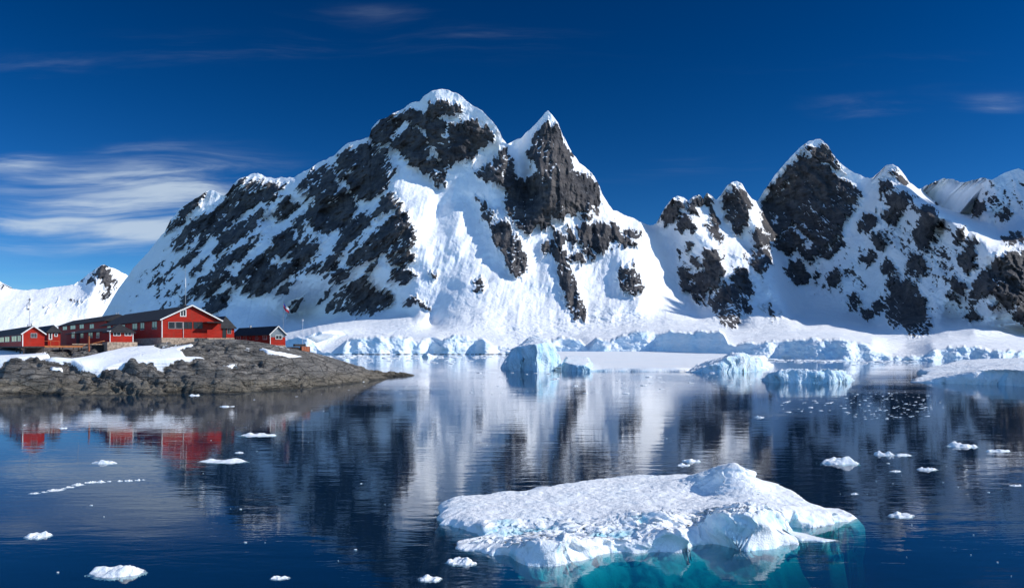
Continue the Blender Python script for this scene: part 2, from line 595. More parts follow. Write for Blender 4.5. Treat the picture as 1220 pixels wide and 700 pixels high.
# ------------------------------------------------------------------ mountains: real relief, each point at its own distance
SKY = [(108,398,2380),(122,376,2330),(130,362,2300),(145,338,2280),(160,318,2260),(178,298,2230),(196,276,2200),(203,262,2190),(215,248,2180),
(228,240,2160),(240,232,2150),(247,227,2145),(252,226,2140),(258,229,2135),(266,233,2130),(272,229,2110),(278,219,2100),(285,213,2090),(292,211,2085),(300,207,2080),
(307,206.5,2070),(316,210,2060),(328,213,2040),(335,211,2030),(350,211.5,2000),(362,204,1975),(374,198,1960),(383,192,1950),(397,186,1920),(405,178,1910),
(415,170,1900),(428,167,1880),(440,163,1850),(443,152,1850),(450,144,1840),(462,139,1820),(470,134.5,1800),(480,130,1785),(490,122.5,1770),(500,121,1755),
(506,114,1740),(514,108.5,1725),(525,106.5,1710),(536,108,1700),(546,112,1690),(553,118,1680),(562,125,1670),(575,133,1655),(587,145,1645),(595,156,1640),
(599,166,1650),(604,172,1670),(612,167.5,1680),(620,165,1680),(627,158,1670),(640,146,1660),(648,136,1650),(653,131.5,1645),(658,137,1645),(665,147,1645),
(670,160,1640),(675,169,1650),(682,183,1650),(690,193,1650),(702,203,1650),(708,211,1645),(713,219,1640),(718,232,1640),(725,243,1640),(730,250,1640),
(738,253,1645),(748,258,1650),(757,261,1655),(764,264,1655),(768,267,1680),(774,268.5,1740),(782,266,1740),(787,256,1700),(793,246,1680),(800,237,1660),
(806,233.5,1650),(814,235,1650),(820,239,1650),(826,234,1650),(833,231.5,1650),(838,237,1660),(842,229.5,1650),(847,232.5,1660),(853,238,1680),(859,233,1670),
(866,221,1650),(872,217.5,1645),(878,216,1640),(884,219.5,1640),(890,229,1650),(895,236,1680),(903,240,1720),(910,228,1715),(920,213,1705),(932,198,1700),
(944,185,1700),(955,174,1700),(962,168.5,1700),(972,166,1700),(980,167.5,1690),(986,173,1685),(992,183,1680),(1000,193,1670),(1010,201,1660),(1020,207,1650),
(1032,211.5,1640),(1040,212,1620),(1048,204,1600),(1055,197.5,1580),(1063,196,1570),(1070,199.5,1570),(1078,209,1600),(1084,217,1680),(1095,225,1850),(1105,221,1880),
(1115,215,1880),(1125,212.5,1880),(1135,213,1880),(1145,218,1870),(1160,215,1860),(1172,211,1850),(1182,214,1840),(1195,207,1830),(1205,203,1820),(1213,200.5,1810),
(1220,203,1800),(1250,207,1780)]
LINES = [
 # left shaded face
 [(455,172,1775),(470,180,1735),(478,195,1690),(466,225,1640),(480,246,1555),(490,266,1505),(496,283,1470),(497,312,1425),(494,330,1400),(488,352,1365),(505,372,1300),(515,386,1245)],
 [(440,245,1690),(400,250,1790),(350,255,1900),(300,262,1990),(250,275,2075),(200,288,2165)],
 [(466,330,1470),(430,335,1545),(400,340,1615),(350,345,1720),(300,350,1820),(250,352,1940),(200,355,2060),(150,362,2210)],
 [(490,378,1310),(440,381,1370),(400,385,1410),(370,391,1430),(340,397,1450),(300,402,1540),(200,404,1900),(120,404,2300)],
 # ribs on the left face
 [(420,185,1840),(395,225,1790),(370,265,1780),(345,300,1770)],
 [(350,214,1960),(320,250,1930),(290,290,1900),(262,330,1880)],
 [(440,260,1610),(415,300,1600),(395,330,1595)],
 # glacier dome at the foot
 [(338,404,1080),(360,397,1120),(380,390.5,1155),(410,388.5,1175),(440,387.5,1190),(480,382.5,1205),(508,378,1225)],
 [(340,410,1020),(400,400,1060),(460,397,1060),(520,396,1060),(560,396,1060),(600,402,1040)],
 # central couloir
 [(590,182,1660),(575,196,1650),(560,207,1640),(540,224,1625),(525,245,1590),(518,265,1550),(523,300,1450),(535,340,1345),(545,370,1220),(556,390,1100)],
 [(500,205,1690),(510,215,1670),(520,225,1650)],
 [(510,240,1570),(505,265,1520),(506,300,1445),(510,340,1370),(516,362,1310)],
 [(540,250,1565),(545,280,1485),(552,320,1375),(560,350,1275),(575,380,1145)],
 # middle buttress
 [(602,174,1650),(600,200,1590),(586,218,1560),(590,240,1535),(605,265,1480),(613,290,1425),(620,315,1372),(614,340,1315),(606,370,1200)],
 [(560,240,1592),(562,262,1545),(572,285,1478),(580,310,1405),(580,335,1325)],
 # col and lit face of the pointed peak
 [(612,172,1690),(618,195,1665),(622,215,1640),(630,232,1610)],
 [(653,133,1645),(641,158,1640),(634,185,1590),(636,200,1555),(646,222,1520),(652,240,1495)],
 [(672,180,1612),(682,205,1588),(694,230,1570),(704,250,1548)],
 [(640,262,1490),(665,264,1495),(690,258,1520)],
 # ribs under the pointed peak
 [(640,262,1510),(652,285,1452),(665,305,1402),(676,330,1345),(688,352,1285),(694,372,1222),(698,386,1165)],
 [(628,290,1445),(640,325,1365),(650,355,1280),(660,380,1185)],
 [(722,262,1545),(735,288,1470),(745,305,1415),(756,322,1375),(764,345,1305),(762,360,1250)],
 [(700,285,1475),(706,315,1420),(716,345,1330),(730,370,1230)],
 [(764,268,1625),(772,290,1550),(780,320,1455),(786,345,1390),(795,365,1310)],
 # valley and the two bright spurs to its right
 [(781,270,1710),(790,290,1650),(798,315,1565),(808,340,1490),(820,360,1420),(832,375,1340)],
 [(818,239,1650),(822,255,1600),(830,268,1560),(845,290,1500),(857,310,1450),(866,335,1395),(874,360,1330),(880,388,1210)],
 [(838,270,1590),(855,282,1570),(872,290,1555),(886,298,1520),(900,320,1450)],
 [(890,340,1430),(905,355,1360),(918,368,1300)],
 [(892,235,1660),(904,270,1590),(911,295,1535),(918,322,1470),(926,342,1405),(938,362,1320),(942,380,1230)],
 [(872,260,1640),(884,285,1600),(893,300,1555)],
 # big dark face and its foot
 [(903,242,1715),(920,262,1690),(940,270,1665),(960,262,1655),(985,255,1630),(1010,240,1625)],
 [(932,300,1620),(945,325,1560),(955,345,1500),(965,362,1420)],
 [(960,300,1570),(985,310,1510),(1000,330,1450),(1020,350,1400),(1035,375,1300)],
 [(1040,213,1615),(1036,240,1545),(1044,268,1470),(1052,290,1420),(1060,310,1375),(1072,328,1325),(1086,345,1275),(1098,365,1215),(1105,388,1140)],
 [(1000,360,1390),(1040,385,1250)],
 # ridge running down to the right, and the bowl behind it
 [(1056,198,1578),(1075,218,1540),(1095,236,1495),(1112,248,1450),(1130,259,1400),(1150,268,1352),(1158,276,1320),(1170,283,1290),(1183,289,1265),(1196,292,1240),(1210,298,1220)],
 [(1152,271,1350),(1160,295,1265),(1162,325,1205)],
 [(1078,255,1478),(1088,285,1388),(1100,320,1300),(1112,350,1230),(1122,375,1175)],
 [(1122,266,1400),(1130,300,1310),(1140,340,1215)],
 [(1100,232,1840),(1120,248,1810),(1145,258,1780),(1165,266,1750),(1190,275,1710),(1208,262,1690)],
 [(1175,250,1790),(1190,232,1800),(1196,214,1825)],
 [(1222,260,1640),(1224,285,1300),(1222,300,1205),(1212,330,1150),(1215,365,1100)],
 [(1180,320,1190),(1176,345,1165),(1180,370,1140)],
 [(1130,385,1150),(1160,388,1120),(1200,390,1090),(1240,392,1070)],
 # lit snow apron along the foot
 [(600,398,1080),(640,396,1090),(690,394,1110),(740,388,1140),(790,382,1180),(830,386,1130),(870,394,1020),(910,392,1010)],
 [(900,383,1160),(940,382,1160),(970,385,1130),(1000,389,1080),(1040,397,980),(1075,404,880)],
 [(700,402,1010),(760,393,1060),(850,396,960),(880,404,820),(940,402,780),(1000,402,760),(1040,407,700)],
 [(1078,410,800),(1110,402,840),(1130,397,900),(1160,394,920),(1180,396,920),(1215,400,900),(1250,402,880)],
 [(1110,410,620),(1160,408,640),(1220,410,640),(1250,410,640)],
]
BASE_D = [(100,2000),(340,1010),(400,955),(600,950),(650,945),(700,900),(790,860),(860,640),(905,560),(1000,500),(1060,480),(1100,470),(1250,440)]
CLIFF = [(100,415),(300,407),(340,405),(355,401.5),(370,404),(384,418.5),(406,418.5),(413,406),(430,402.5),(470,400.5),(490,404),(497,412),(502,406),(515,405),
(525,412),(530,402.5),(550,399),(575,404),(588,412),(596,418.5),(622,418.5),(630,405),(664,404),(670,402),(690,404),(702,417),(711,404),(733,405),(742,398),(765,394.5),
(785,397),(800,395),(815,397),(835,394),(850,396.5),(857,393),(862,398),(868,411),(885,408),(910,408.5),(930,405.5),(960,403.5),(1000,404.5),(1030,409.5),(1045,419),
(1060,424),(1100,424),(1112,417),(1130,412.5),(1160,412.5),(1180,417),(1250,420)]
ROCKS = [
[(196,276),(203,263),(216,250),(232,236),(245,229),(238,240),(228,252),(222,262),(212,270),(203,276)],
[(275,222),(283,214),(300,214),(318,218),(335,219),(345,218),(338,224),(322,236),(308,240),(300,246),(290,252),(280,262),(268,274),(258,282),(245,288),(232,296),(238,284),(250,270),(258,258),(264,244),(270,232)],
[(228,262),(250,255),(262,243),(255,262),(240,276),(228,284),(222,292),(208,300),(214,285),(222,270)],
[(314,248),(312,258),(306,268),(296,278),(280,290),(266,298),(256,300),(260,288),(270,276),(285,266),(300,256)],
[(340,238),(346,238),(350,248),(343,258),(336,262),(328,254),(332,244)],
[(333,276),(343,271),(350,276),(351,285),(342,300),(335,306),(326,300),(323,288),(327,280)],
[(305,280),(298,288),(290,294),(296,284)],
[(297,288),(294,300),(284,308),(272,312),(262,320),(254,330),(258,318),(268,306),(282,296)],
[(295,312),(308,304),(318,310),(325,318),(338,316),(342,325),(332,335),(322,345),(310,352),(300,350),(290,343),(278,338),(276,332),(285,328),(289,315)],
[(216,320),(220,306),(228,296),(231,302),(224,314)],
[(244,308),(240,318),(230,328),(226,326),(232,316)],
[(254,326),(266,320),(275,322),(270,332),(256,346),(245,354),(234,354),(230,342),(238,332)],
[(252,360),(262,354),(268,358),(270,364),(260,372),(248,374),(243,368)],
[(268,348),(275,350),(272,356),(264,354)],
[(330,350),(336,340),(350,336),(344,348),(334,353)],
[(345,366),(352,356),(362,352),(358,362),(350,370),(344,374)],
[(362,212),(372,202),(385,197),(395,205),(402,215),(400,228),(385,232),(372,236),(360,230),(357,222)],
[(405,182),(415,176),(422,180),(428,172),(440,170),(448,176),(455,175),(466,190),(468,205),(466,218),(455,228),(440,238),(432,240),(420,230),(410,215),(403,198)],
[(450,145),(462,140),(470,140),(472,152),(465,165),(455,172),(445,170),(441,160)],
[(474,137),(490,128),(500,132),(511,140),(506,152),(498,150),(487,146),(484,142),(476,146)],
[(485,150),(495,155),(505,162),(511,170),(508,185),(500,198),(490,196),(480,186),(478,182),(466,176),(472,168),(480,160)],
[(510,122),(525,120),(535,123),(545,127),(550,133),(540,138),(530,135),(515,140),(508,132)],
[(510,145),(525,140),(540,150),(555,150),(562,160),(575,178),(560,190),(550,185),(545,195),(535,203),(530,195),(522,185),(515,175),(508,160)],
[(553,146),(565,143),(575,150),(585,155),(590,160),(583,172),(575,180),(566,170),(560,158)],
[(512,200),(525,195),(533,205),(530,218),(520,220),(510,208)],
[(500,198),(512,190),(518,186),(520,196),(510,206),(500,205)],
[(540,130),(548,126),(550,134),(543,138)],
[(360,222),(370,232),(385,228),(408,228),(418,235),(424,245),(420,258),(408,270),(395,275),(385,282),(378,275),(372,265),(362,258),(372,248),(380,240)],
[(455,235),(465,230),(475,240),(478,245),(466,252),(450,260),(440,258),(450,248)],
[(478,245),(484,252),(490,268),(496,283),(490,295),(478,298),(462,302),(450,306),(440,310),(430,315),(418,312),(414,308),(425,298),(440,285),(455,270),(468,256)],
[(430,255),(445,258),(440,268),(425,280),(410,295),(395,315),(382,326),(390,308),(400,292),(415,272)],
[(463,305),(480,298),(493,300),(495,307),(487,314),(472,316),(464,312)],
[(468,322),(480,316),(492,322),(496,328),(488,336),(474,340),(466,332)],
[(398,322),(412,317),(421,322),(412,332),(400,340),(392,337)],
[(352,258),(362,255),(365,268),(356,275),(350,268)],
[(355,290),(372,280),(382,288),(375,305),(362,318),(352,312),(345,305)],
[(375,315),(382,312),(381,322),(372,325)],
[(420,335),(435,328),(437,340),(446,343),(462,350),(470,358),(458,368),(445,376),(432,378),(420,373),(411,370),(405,373),(396,372),(390,365),(394,355),(405,345)],
[(390,352),(382,362),(379,360),(384,350),(396,342)],
[(448,310),(452,307),(446,320),(440,325),(437,322)],
[(480,356),(490,353),(500,356),(510,362),(511,368),(502,366),(495,362),(486,366)],
[(567,335),(576,333),(579,340),(572,350),(566,355),(565,345)],
[(512,325),(520,324),(519,330),(514,330)],
[(340,312),(352,316),(350,325),(340,328)],
[(597,178),(603,175),(612,192),(616,208),(618,225),(610,228),(598,222),(588,218),(580,210),(582,200),(588,188)],
[(566,205),(578,195),(584,205),(578,214),(568,210)],
[(645,150),(655,144),(665,150),(668,160),(674,172),(680,185),(686,200),(692,210),(702,225),(712,238),(715,242),(705,240),(698,248),(690,255),(680,258),(670,260),(658,262),(650,268),(640,266),(632,278),(622,276),(612,264),(606,256),(600,240),(605,228),(615,226),(617,212),(628,212),(636,206),(640,200),(632,192),(628,184),(633,172),(638,160)],
[(692,205),(704,208),(713,220),(716,240),(705,240),(695,222)],
[(566,238),(576,236),(581,245),(592,252),(588,264),(580,268),(574,258),(574,248)],
[(585,268),(600,261),(608,268),(616,280),(622,295),(629,312),(628,320),(620,330),(612,326),(602,314),(604,306),(596,298),(588,285)],
[(645,290),(652,284),(662,292),(672,298),(678,312),(684,330),(692,352),(698,370),(697,384),(690,380),(684,383),(676,368),(674,355),(668,345),(664,325),(666,312),(658,308),(650,300)],
[(646,287),(652,285),(655,295),(648,300)],
[(656,272),(672,282),(676,288),(668,292),(660,286)],
[(675,275),(682,275),(687,288),(680,290)],
[(685,270),(700,268),(712,268),(725,272),(732,282),(726,290),(720,298),(712,300),(708,292),(700,296),(711,302),(706,308),(698,305),(692,290)],
[(672,302),(690,300),(697,312),(690,317),(682,312)],
[(735,325),(745,318),(755,312),(760,325),(767,345),(760,353),(750,350),(740,340),(735,332)],
[(740,290),(752,280),(760,284),(758,293),(748,293)],
[(730,262),(738,275),(742,290),(734,280),(728,268)],
[(745,275),(762,275),(765,284),(752,282)],
[(690,252),(700,240),(706,238),(705,248),(695,252)],
[(690,258),(700,258),(702,260),(692,261)],
[(786,262),(788,254),(795,244),(803,238),(812,238),(815,244),(808,250),(804,262),(796,268)],
[(806,275),(814,258),(820,255),(824,262),(830,272),(820,268),(812,276)],
[(820,242),(833,233),(838,242),(830,248),(828,256),(820,250)],
[(838,235),(846,232),(849,240),(842,244)],
[(845,248),(852,255),(856,270),(864,280),(862,288),(850,284),(843,272),(848,262)],
[(860,240),(866,228),(874,220),(882,220),(888,230),(894,240),(894,255),(890,268),(882,280),(876,278),(866,264),(866,255),(862,248)],
[(905,245),(915,228),(930,210),(945,192),(955,182),(965,188),(975,190),(985,196),(995,205),(1008,215),(1020,222),(1028,228),(1022,245),(1012,260),(1000,272),(985,280),(975,285),(960,284),(950,272),(940,272),(930,280),(920,284),(912,272),(906,260)],
[(926,288),(938,275),(948,273),(958,285),(955,294),(940,300),(928,297)],
[(955,295),(975,282),(990,276),(1004,270),(1000,280),(985,292),(975,305),(965,308),(953,302)],
[(978,302),(990,296),(1000,290),(998,298),(985,310),(977,308)],
[(958,178),(968,172),(980,172),(988,180),(996,190),(1003,200),(995,198),(980,190),(968,190)],
[(812,330),(808,322),(812,318),(820,320),(830,325),(840,320),(838,305),(845,295),(852,300),(858,312),(863,325),(858,335),(850,342),(842,350),(840,360),(832,362),(825,355),(826,348),(815,345),(812,338)],
[(815,300),(822,286),(825,290),(820,304)],
[(822,312),(826,304),(833,308),(832,316),(824,316)],
[(843,360),(858,345),(870,336),(878,345),(882,362),(885,378),(878,390),(866,391),(856,386),(852,374),(844,365)],
[(872,330),(878,322),(888,322),(892,335),(896,350),(892,358),(885,345),(877,340)],
[(880,345),(890,358),(898,372),(896,377),(888,372),(881,360)],
[(907,364),(920,362),(928,370),(928,378),(920,382),(910,374)],
[(896,276),(906,268),(912,280),(918,290),(914,295),(896,296),(899,286)],
[(897,302),(908,296),(918,298),(920,310),(912,320),(907,328),(900,318)],
[(935,322),(945,310),(955,312),(962,325),(964,332),(952,337),(944,337),(938,330)],
[(967,336),(974,324),(977,328),(972,336)],
[(990,325),(997,320),(1001,326),(996,340),(991,340)],
[(1047,222),(1052,212),(1060,214),(1070,222),(1058,226),(1050,230)],
[(1058,206),(1066,203),(1074,208),(1082,218),(1083,221),(1072,217),(1062,210)],
[(1022,265),(1030,255),(1042,252),(1046,262),(1040,272),(1028,275),(1021,272)],
[(1060,230),(1075,226),(1085,232),(1082,245),(1072,254),(1064,248),(1058,240)],
[(1050,255),(1060,250),(1072,256),(1066,264),(1054,262)],
[(1095,250),(1105,243),(1115,250),(1120,260),(1110,268),(1112,280),(1108,298),(1096,296),(1088,282),(1092,270),(1098,262)],
[(1104,228),(1115,222),(1130,222),(1143,226),(1138,238),(1130,244),(1118,244),(1108,236)],
[(1155,258),(1160,244),(1170,238),(1172,250),(1164,258)],
[(1190,258),(1200,248),(1206,252),(1203,260),(1195,262)],
[(1194,285),(1205,276),(1215,278),(1220,286),(1208,292),(1196,290)],
[(1040,280),(1050,275),(1056,285),(1052,296),(1042,292)],
[(1160,285),(1164,278),(1162,300),(1158,318),(1148,325),(1142,310),(1150,296)],
[(1140,272),(1150,268),(1146,285),(1138,290)],
[(1050,316),(1055,306),(1064,312),(1066,320),(1058,326),(1050,322)],
[(1025,308),(1036,298),(1042,304),(1040,314),(1030,313)],
[(1062,345),(1068,335),(1082,328),(1092,340),(1100,355),(1105,375),(1110,388),(1106,397),(1092,402),(1082,398),(1078,393),(1062,390),(1056,380),(1058,360)],
[(1008,368),(1012,355),(1022,349),(1026,354),(1020,368),(1012,370)],
[(1022,370),(1035,367),(1044,376),(1034,385),(1026,380)],
[(1038,362),(1050,359),(1056,366),(1048,376),(1042,370)],
[(1080,320),(1085,306),(1095,302),(1104,315),(1103,328),(1092,332),(1082,326)],
[(1132,335),(1142,330),(1150,340),(1150,350),(1138,348)],
[(1128,352),(1138,348),(1140,356),(1134,358)],
[(1160,340),(1170,325),(1185,312),(1200,300),(1212,298),(1250,300),(1250,350),(1225,360),(1208,360),(1200,368),(1194,362),(1190,354),(1178,350),(1166,356),(1158,350)],
[(1148,380),(1155,372),(1168,375),(1160,382),(1158,387),(1152,384)],
[(1210,375),(1216,362),(1250,358),(1250,395),(1220,390),(1210,382)],
[(1180,365),(1190,360),(1188,368),(1182,368)],
[(1058,336),(1066,325),(1070,325),(1062,338)],
]
# ground where small outcrops break through the snow: (polygon, how much)
MIXED = [
([(200,285),(300,225),(345,225),(440,170),(470,230),(430,300),(380,335),(330,345),(250,375),(190,370),(160,350)], .40),
([(150,345),(190,300),(215,285),(230,330),(210,375),(150,372)], .30),
([(1040,225),(1090,235),(1150,275),(1165,330),(1150,350),(1100,330),(1060,300)], .68),
([(905,285),(1040,270),(1060,310),(1160,300),(1250,300),(1250,385),(1160,392),(1060,380),(960,350)], .42),
([(1100,215),(1250,208),(1250,285),(1180,282),(1120,250)], .40),
([(800,290),(860,290),(900,300),(930,320),(925,350),(895,370),(850,360),(810,345)], .42),
([(690,205),(712,225),(730,255),(760,280),(740,300),(650,300),(690,262)], .44),
([(785,250),(850,238),(865,285),(845,300),(825,330),(805,320),(815,280)], .40),
([(600,225),(650,205),(660,260),(640,280),(610,250)], .40),
([(440,150),(520,118),(590,160),(560,200),(520,210),(470,180)], .42),
([(345,250),(420,230),(470,235),(460,300),(380,340),(330,330)], .44),
([(1190,240),(1215,240),(1215,262),(1150,262),(1160,240)], .32),
]


def relief(name, sky, lines, rocks, mixed, base_d, cliff, px0, px1, dpx, nrow, mat, amp=1.0, shore_rock=None, turn=0.0):
    sky = np.array(sky, float)
    pts = []
    for q in dense([tuple(s) for s in sky], 7):
        pts.append(q)
    for ln in lines:
        pts += dense(ln, 6)
    pts = np.array(pts)
    # thin out points that nearly coincide
    kept = []
    for p in pts:
        if all((p[0] - k[0]) ** 2 + (p[1] - k[1]) ** 2 > 4.0 for k in kept):
            kept.append(p)
    pts = np.array(kept)
    rbf = RBF(pts[:, :2], pts[:, 2], 0.6, 3.0)
    cols = np.arange(px0, px1 + 1e-6, dpx)
    ys = np.interp(cols, sky[:, 0], sky[:, 1])
    ys = ys + 0.9 * fbm(cols / 9.0, cols * 0 + 3.3, 3, 0.6, 5)
    bd = np.interp(cols, [b[0] for b in base_d], [b[1] for b in base_d])
    yb = HOR + F * (H + 1.5) / bd
    t = np.linspace(0, 1, nrow)[:, None]
    PX = np.repeat(cols[None, :], nrow, 0)
    PY = ys[None, :] + (yb - ys)[None, :] * t
    D = rbf(PX, PY)
    # the right-hand faces swing round towards the left, away from the sun
    D = D - turn * np.clip(PX - 1030, 0, 145) * sstep(402, 384, PY)
    edge_ = 886 + 0.36 * (PY - 225)
    D = D + 0.4 * turn * np.clip(1175 - PX, 0, 290) * sstep(edge_ - 4, edge_ + 22, PX) * sstep(398, 372, PY)
    u, v = PX * 1.65, PY * 1.65
    # rock field
    wl = sstep(520, 470, PX)
    wp = sstep(590, 620, PX) * sstep(770, 740, PX)
    wr = sstep(770, 800, PX)
    wc = np.clip(1 - wl - wp - wr, 0, 1)
    # outlines frayed along the fall line: gullies comb the edges of each outcrop
    k1 = fbm((u + v) / 11, (-u + v) / 70, 4, 0.6, 93); k2 = fbm(u / 10, v / 60, 4, 0.6, 94); k3 = fbm((u - v) / 12, (u + v) / 60, 4, 0.6, 95)
    wob = 2.6
    QX = PX + wob * fbm(u / 18, v / 18, 4, 0.65, 91) + wl * (-5.0 * k1) + wr * (3.2 * k3)
    QY = PY + wob * fbm(u / 18, v / 18, 4, 0.65, 92) + wl * 5.0 * k1 + (wp + wc) * 6.5 * k2 + wr * (3.2 * k3 + 3.5 * k2)
    M = np.zeros_like(PX)
    for poly in rocks:
        p = np.array(poly, float)
        sel = (QX > p[:, 0].min() - 6) & (QX < p[:, 0].max() + 6) & (QY > p[:, 1].min() - 6) & (QY < p[:, 1].max() + 6)
        if sel.any():
            sd = poly_sdf(QX[sel], QY[sel], poly)
            M[sel] = np.maximum(M[sel], np.clip(0.62 - sd / 5.0, 0, 1))
    B = np.zeros_like(PX)
    for poly, val in mixed:
        sd = poly_sdf(PX, PY, poly)
        B = np.maximum(B, val * sstep(8, -10, sd))
    # grain of the ground: ribs leaning down-left on the left face, upright on the pointed peak, down-right beyond
    a1 = fbm((-u + v) / 95, (u + v) / 26, 4, 0.55, 11)
    a2 = fbm(u / 22, v / 85, 4, 0.55, 12)
    a3 = fbm((u + v) / 80, (u - v) / 28, 4, 0.55, 13)
    a4 = fbm(u / 45, v / 45, 4, 0.55, 14)
    grain = wl * a1 + wp * a2 + wr * (0.6 * a3 + 0.5 * a4) + wc * a4
    speck = fbm(u / 9, v / 9, 3, 0.6, 15)
    ln1 = ridged((-u + v) / 52, (u + v) / 11, 3, 0.55, 51); ln2 = ridged(u / 10, v / 60, 3, 0.55, 52); ln3 = ridged((u + v) / 45, (u - v) / 12, 3, 0.55, 53)
    ln4 = ridged(u / 22, v / 14, 3, 0.55, 54)
    ledge = wl * ln1 + wp * np.maximum(0.55 * ln2, 0.9 * ln4) + wr * np.maximum(0.9 * ln3, 0.8 * ln4) + wc * ln4
    patch = sstep(-0.25, 0.35, fbm(u / 50, v / 50, 3, 0.5, 55))
    rock = M * 1.45 + B + 0.62 * grain * sstep(0, .2, B) + 0.20 * grain + 0.36 * speck * np.clip(B * 3, 0.35, 1)
    rock = rock - 1.1 * sstep(0.46, 0.78, ledge) * (0.30 + 0.70 * patch)
    # relief on top of the designed form
    r1 = ridged((-u + v) / 110, (u + v) / 44, 4, 0.5, 21)
    r2 = ridged(u / 38, v / 120, 4, 0.5, 22)
    r3 = ridged((u + v) / 110, (u - v) / 50, 4, 0.5, 23)
    r4 = ridged(u / 70, v / 70, 4, 0.5, 24)
    rid = wl * r1 + wp * r2 + wr * (0.55 * r3 + 0.55 * r4) + wc * r4
    rockiness = np.clip(M * 0.9 + B * 1.1, 0, 1)
    high = sstep(402, 380, PY)
    crag = fbm(u / 16, v / 16, 4, 0.62, 25)
    soft = fbm(u / 120, v / 70, 3, 0.45, 26)
    D = D - amp * (M * 10.0 + rid * (6 + 26 * rockiness) * (0.25 + 0.75 * high) + crag * (0.7 + 5.0 * rockiness) * (0.1 + 0.9 * high) + soft * 7 * (0.3 + 0.7 * high))
    fold = fbm(u / 62, v / 50, 3, 0.5, 30)
    D = D - amp * fold * 8.0 * (1 - rockiness) * (0.35 + 0.65 * high)
    runnel = ridged((u + 0.25 * v) / 17, v / 95, 4, 0.55, 29)
    D = D - amp * runnel * 3.2 * (1 - rockiness) * high * (1 - sstep(1085, 1100, PX) * sstep(280, 255, PY))
    # crevassed snow low on the apron
    crev = ridged(u / 30, v / 9, 4, 0.6, 27) * sstep(0.0, 0.5, fbm(u / 140, v / 60, 2, 0.5, 28) + 0.1)
    low = sstep(345, 385, PY) * sstep(560, 620, PX) * sstep(1110, 1040, PX)
    D = D - crev * 7 * low * (1 - rockiness)
    ICE = np.zeros_like(PX)
    if cliff is not None:
        ct = np.interp(cols, [c[0] for c in cliff], [c[1] for c in cliff])
        ct = ct + 2.0 * fbm(cols / 13, cols * 0 + 8.1, 3, 0.6, 31)
        scal = 26 * fbm(cols / 38, cols * 0 + 2.2, 2, 0.45, 32)
        face = bd[None, :] + 3 + scal[None, :] * sstep(1, 8, yb - ct)[None, :] * (bd / 950)[None, :]
        face = face + 3.0 * fbm(u / 24, v / 16, 4, 0.55, 34) + 0.9 * (yb[None, :] - PY)
        D = np.maximum(D, face + 6)
        w = sstep(ct[None, :] - 1.6, ct[None, :] + 1.2, PY)
        D = D * (1 - w) + face * w
        tall = sstep(2, 7, yb - ct)[None, :]
        ICE = w * tall * (0.35 + 0.35 * fbm(u / 26, v / 18, 3, 0.6, 35))
        rock = rock * (1 - w)
        if shore_rock:
            k = sstep(shore_rock[0], shore_rock[0] + 12, PX) * sstep(shore_rock[1], shore_rock[1] - 12, PX)
            rock = np.maximum(rock, k * sstep(421.0, 421.9, PY + 0.5 * fbm(u / 12, v * 0, 3, .6, 36)) * 1.4)
    X = (PX - CX) / F * D
    Z = H + (HOR - PY) / F * D
    # the far side of the ridge
    bx, by, bz, br = [], [], [], []
    for dy, kz in ((700, None), (420, .45), (180, .78), (60, .95)):
        Yb = D[0] + dy
        bx.append(X[0] * (1 + 0.0 * dy)); by.append(Yb)
        bz.append(np.full_like(Yb, -2.0) if kz is None else Z[0] * kz + 5 * fbm(cols / 20, cols * 0 + dy, 3, .5, 41))
        br.append(np.zeros_like(Yb) + 0.3)
    X = np.vstack(bx + [X]); Y = np.vstack(by + [D]); Z = np.vstack(bz + [Z])
    rock = np.vstack(br + [rock]); ICE = np.vstack([np.zeros((4, len(cols))), ICE])
    return grid_mesh(name, X, Y, Z, mat, {'rock': rock, 'ice': np.clip(ICE, 0, 1)})


mt = relief("mountain_range", SKY, LINES, ROCKS, MIXED, BASE_D, CLIFF, 106, 1248, 0.9, 430, M_MTN, shore_rock=(392, 640), turn=1.4)
tag(mt, "jagged snow covered mountain range of dark rock rising beyond the bay", "mountain", kind="structure")

# unseen mountain flank, added outside the picture to shade the right-hand faces
ax_ = np.arange(560, 3000, 9.0); ay_ = np.arange(940, 2400, 9.0)
AX, AY = np.meshgrid(ax_, ay_)
sA = AX - 0.715 * AY - 25 + 40 * fbm(AX / 160, AY / 160, 3, 0.5, 71)
crest = 860 + 170 * fbm(AY / 330.0, AX / 900.0, 3, 0.5, 72)
AZ = np.minimum(1.32 * sA, crest - 0.8 * np.clip(sA - crest / 1.32, 0, None))
AZ = AZ * sstep(950, 1120, AY) * sstep(2390, 1900, AY)
rgA = ridged(AX / 140, AY / 140, 4, 0.5, 73)
AZ = AZ + (rgA * 60 + 14 * fbm(AX / 40, AY / 40, 3, 0.6, 74)) * sstep(0, 120, AZ)
AZ = np.where(sA < 0, -3.0, AZ) 
rkA = 0.35 + 0.8 * fbm(AX / 90, AY / 90, 4, 0.6, 75) + 0.5 * sstep(0.2, 0.6, rgA)
shade_flank = grid_mesh("mountain_range", AX, AY, np.maximum(AZ, -3.0), M_MTN, {'rock': rkA, 'ice': AX * 0})
tag(shade_flank, "unseen snowy mountain flank added on the right to shade the range", "mountain", kind="structure")

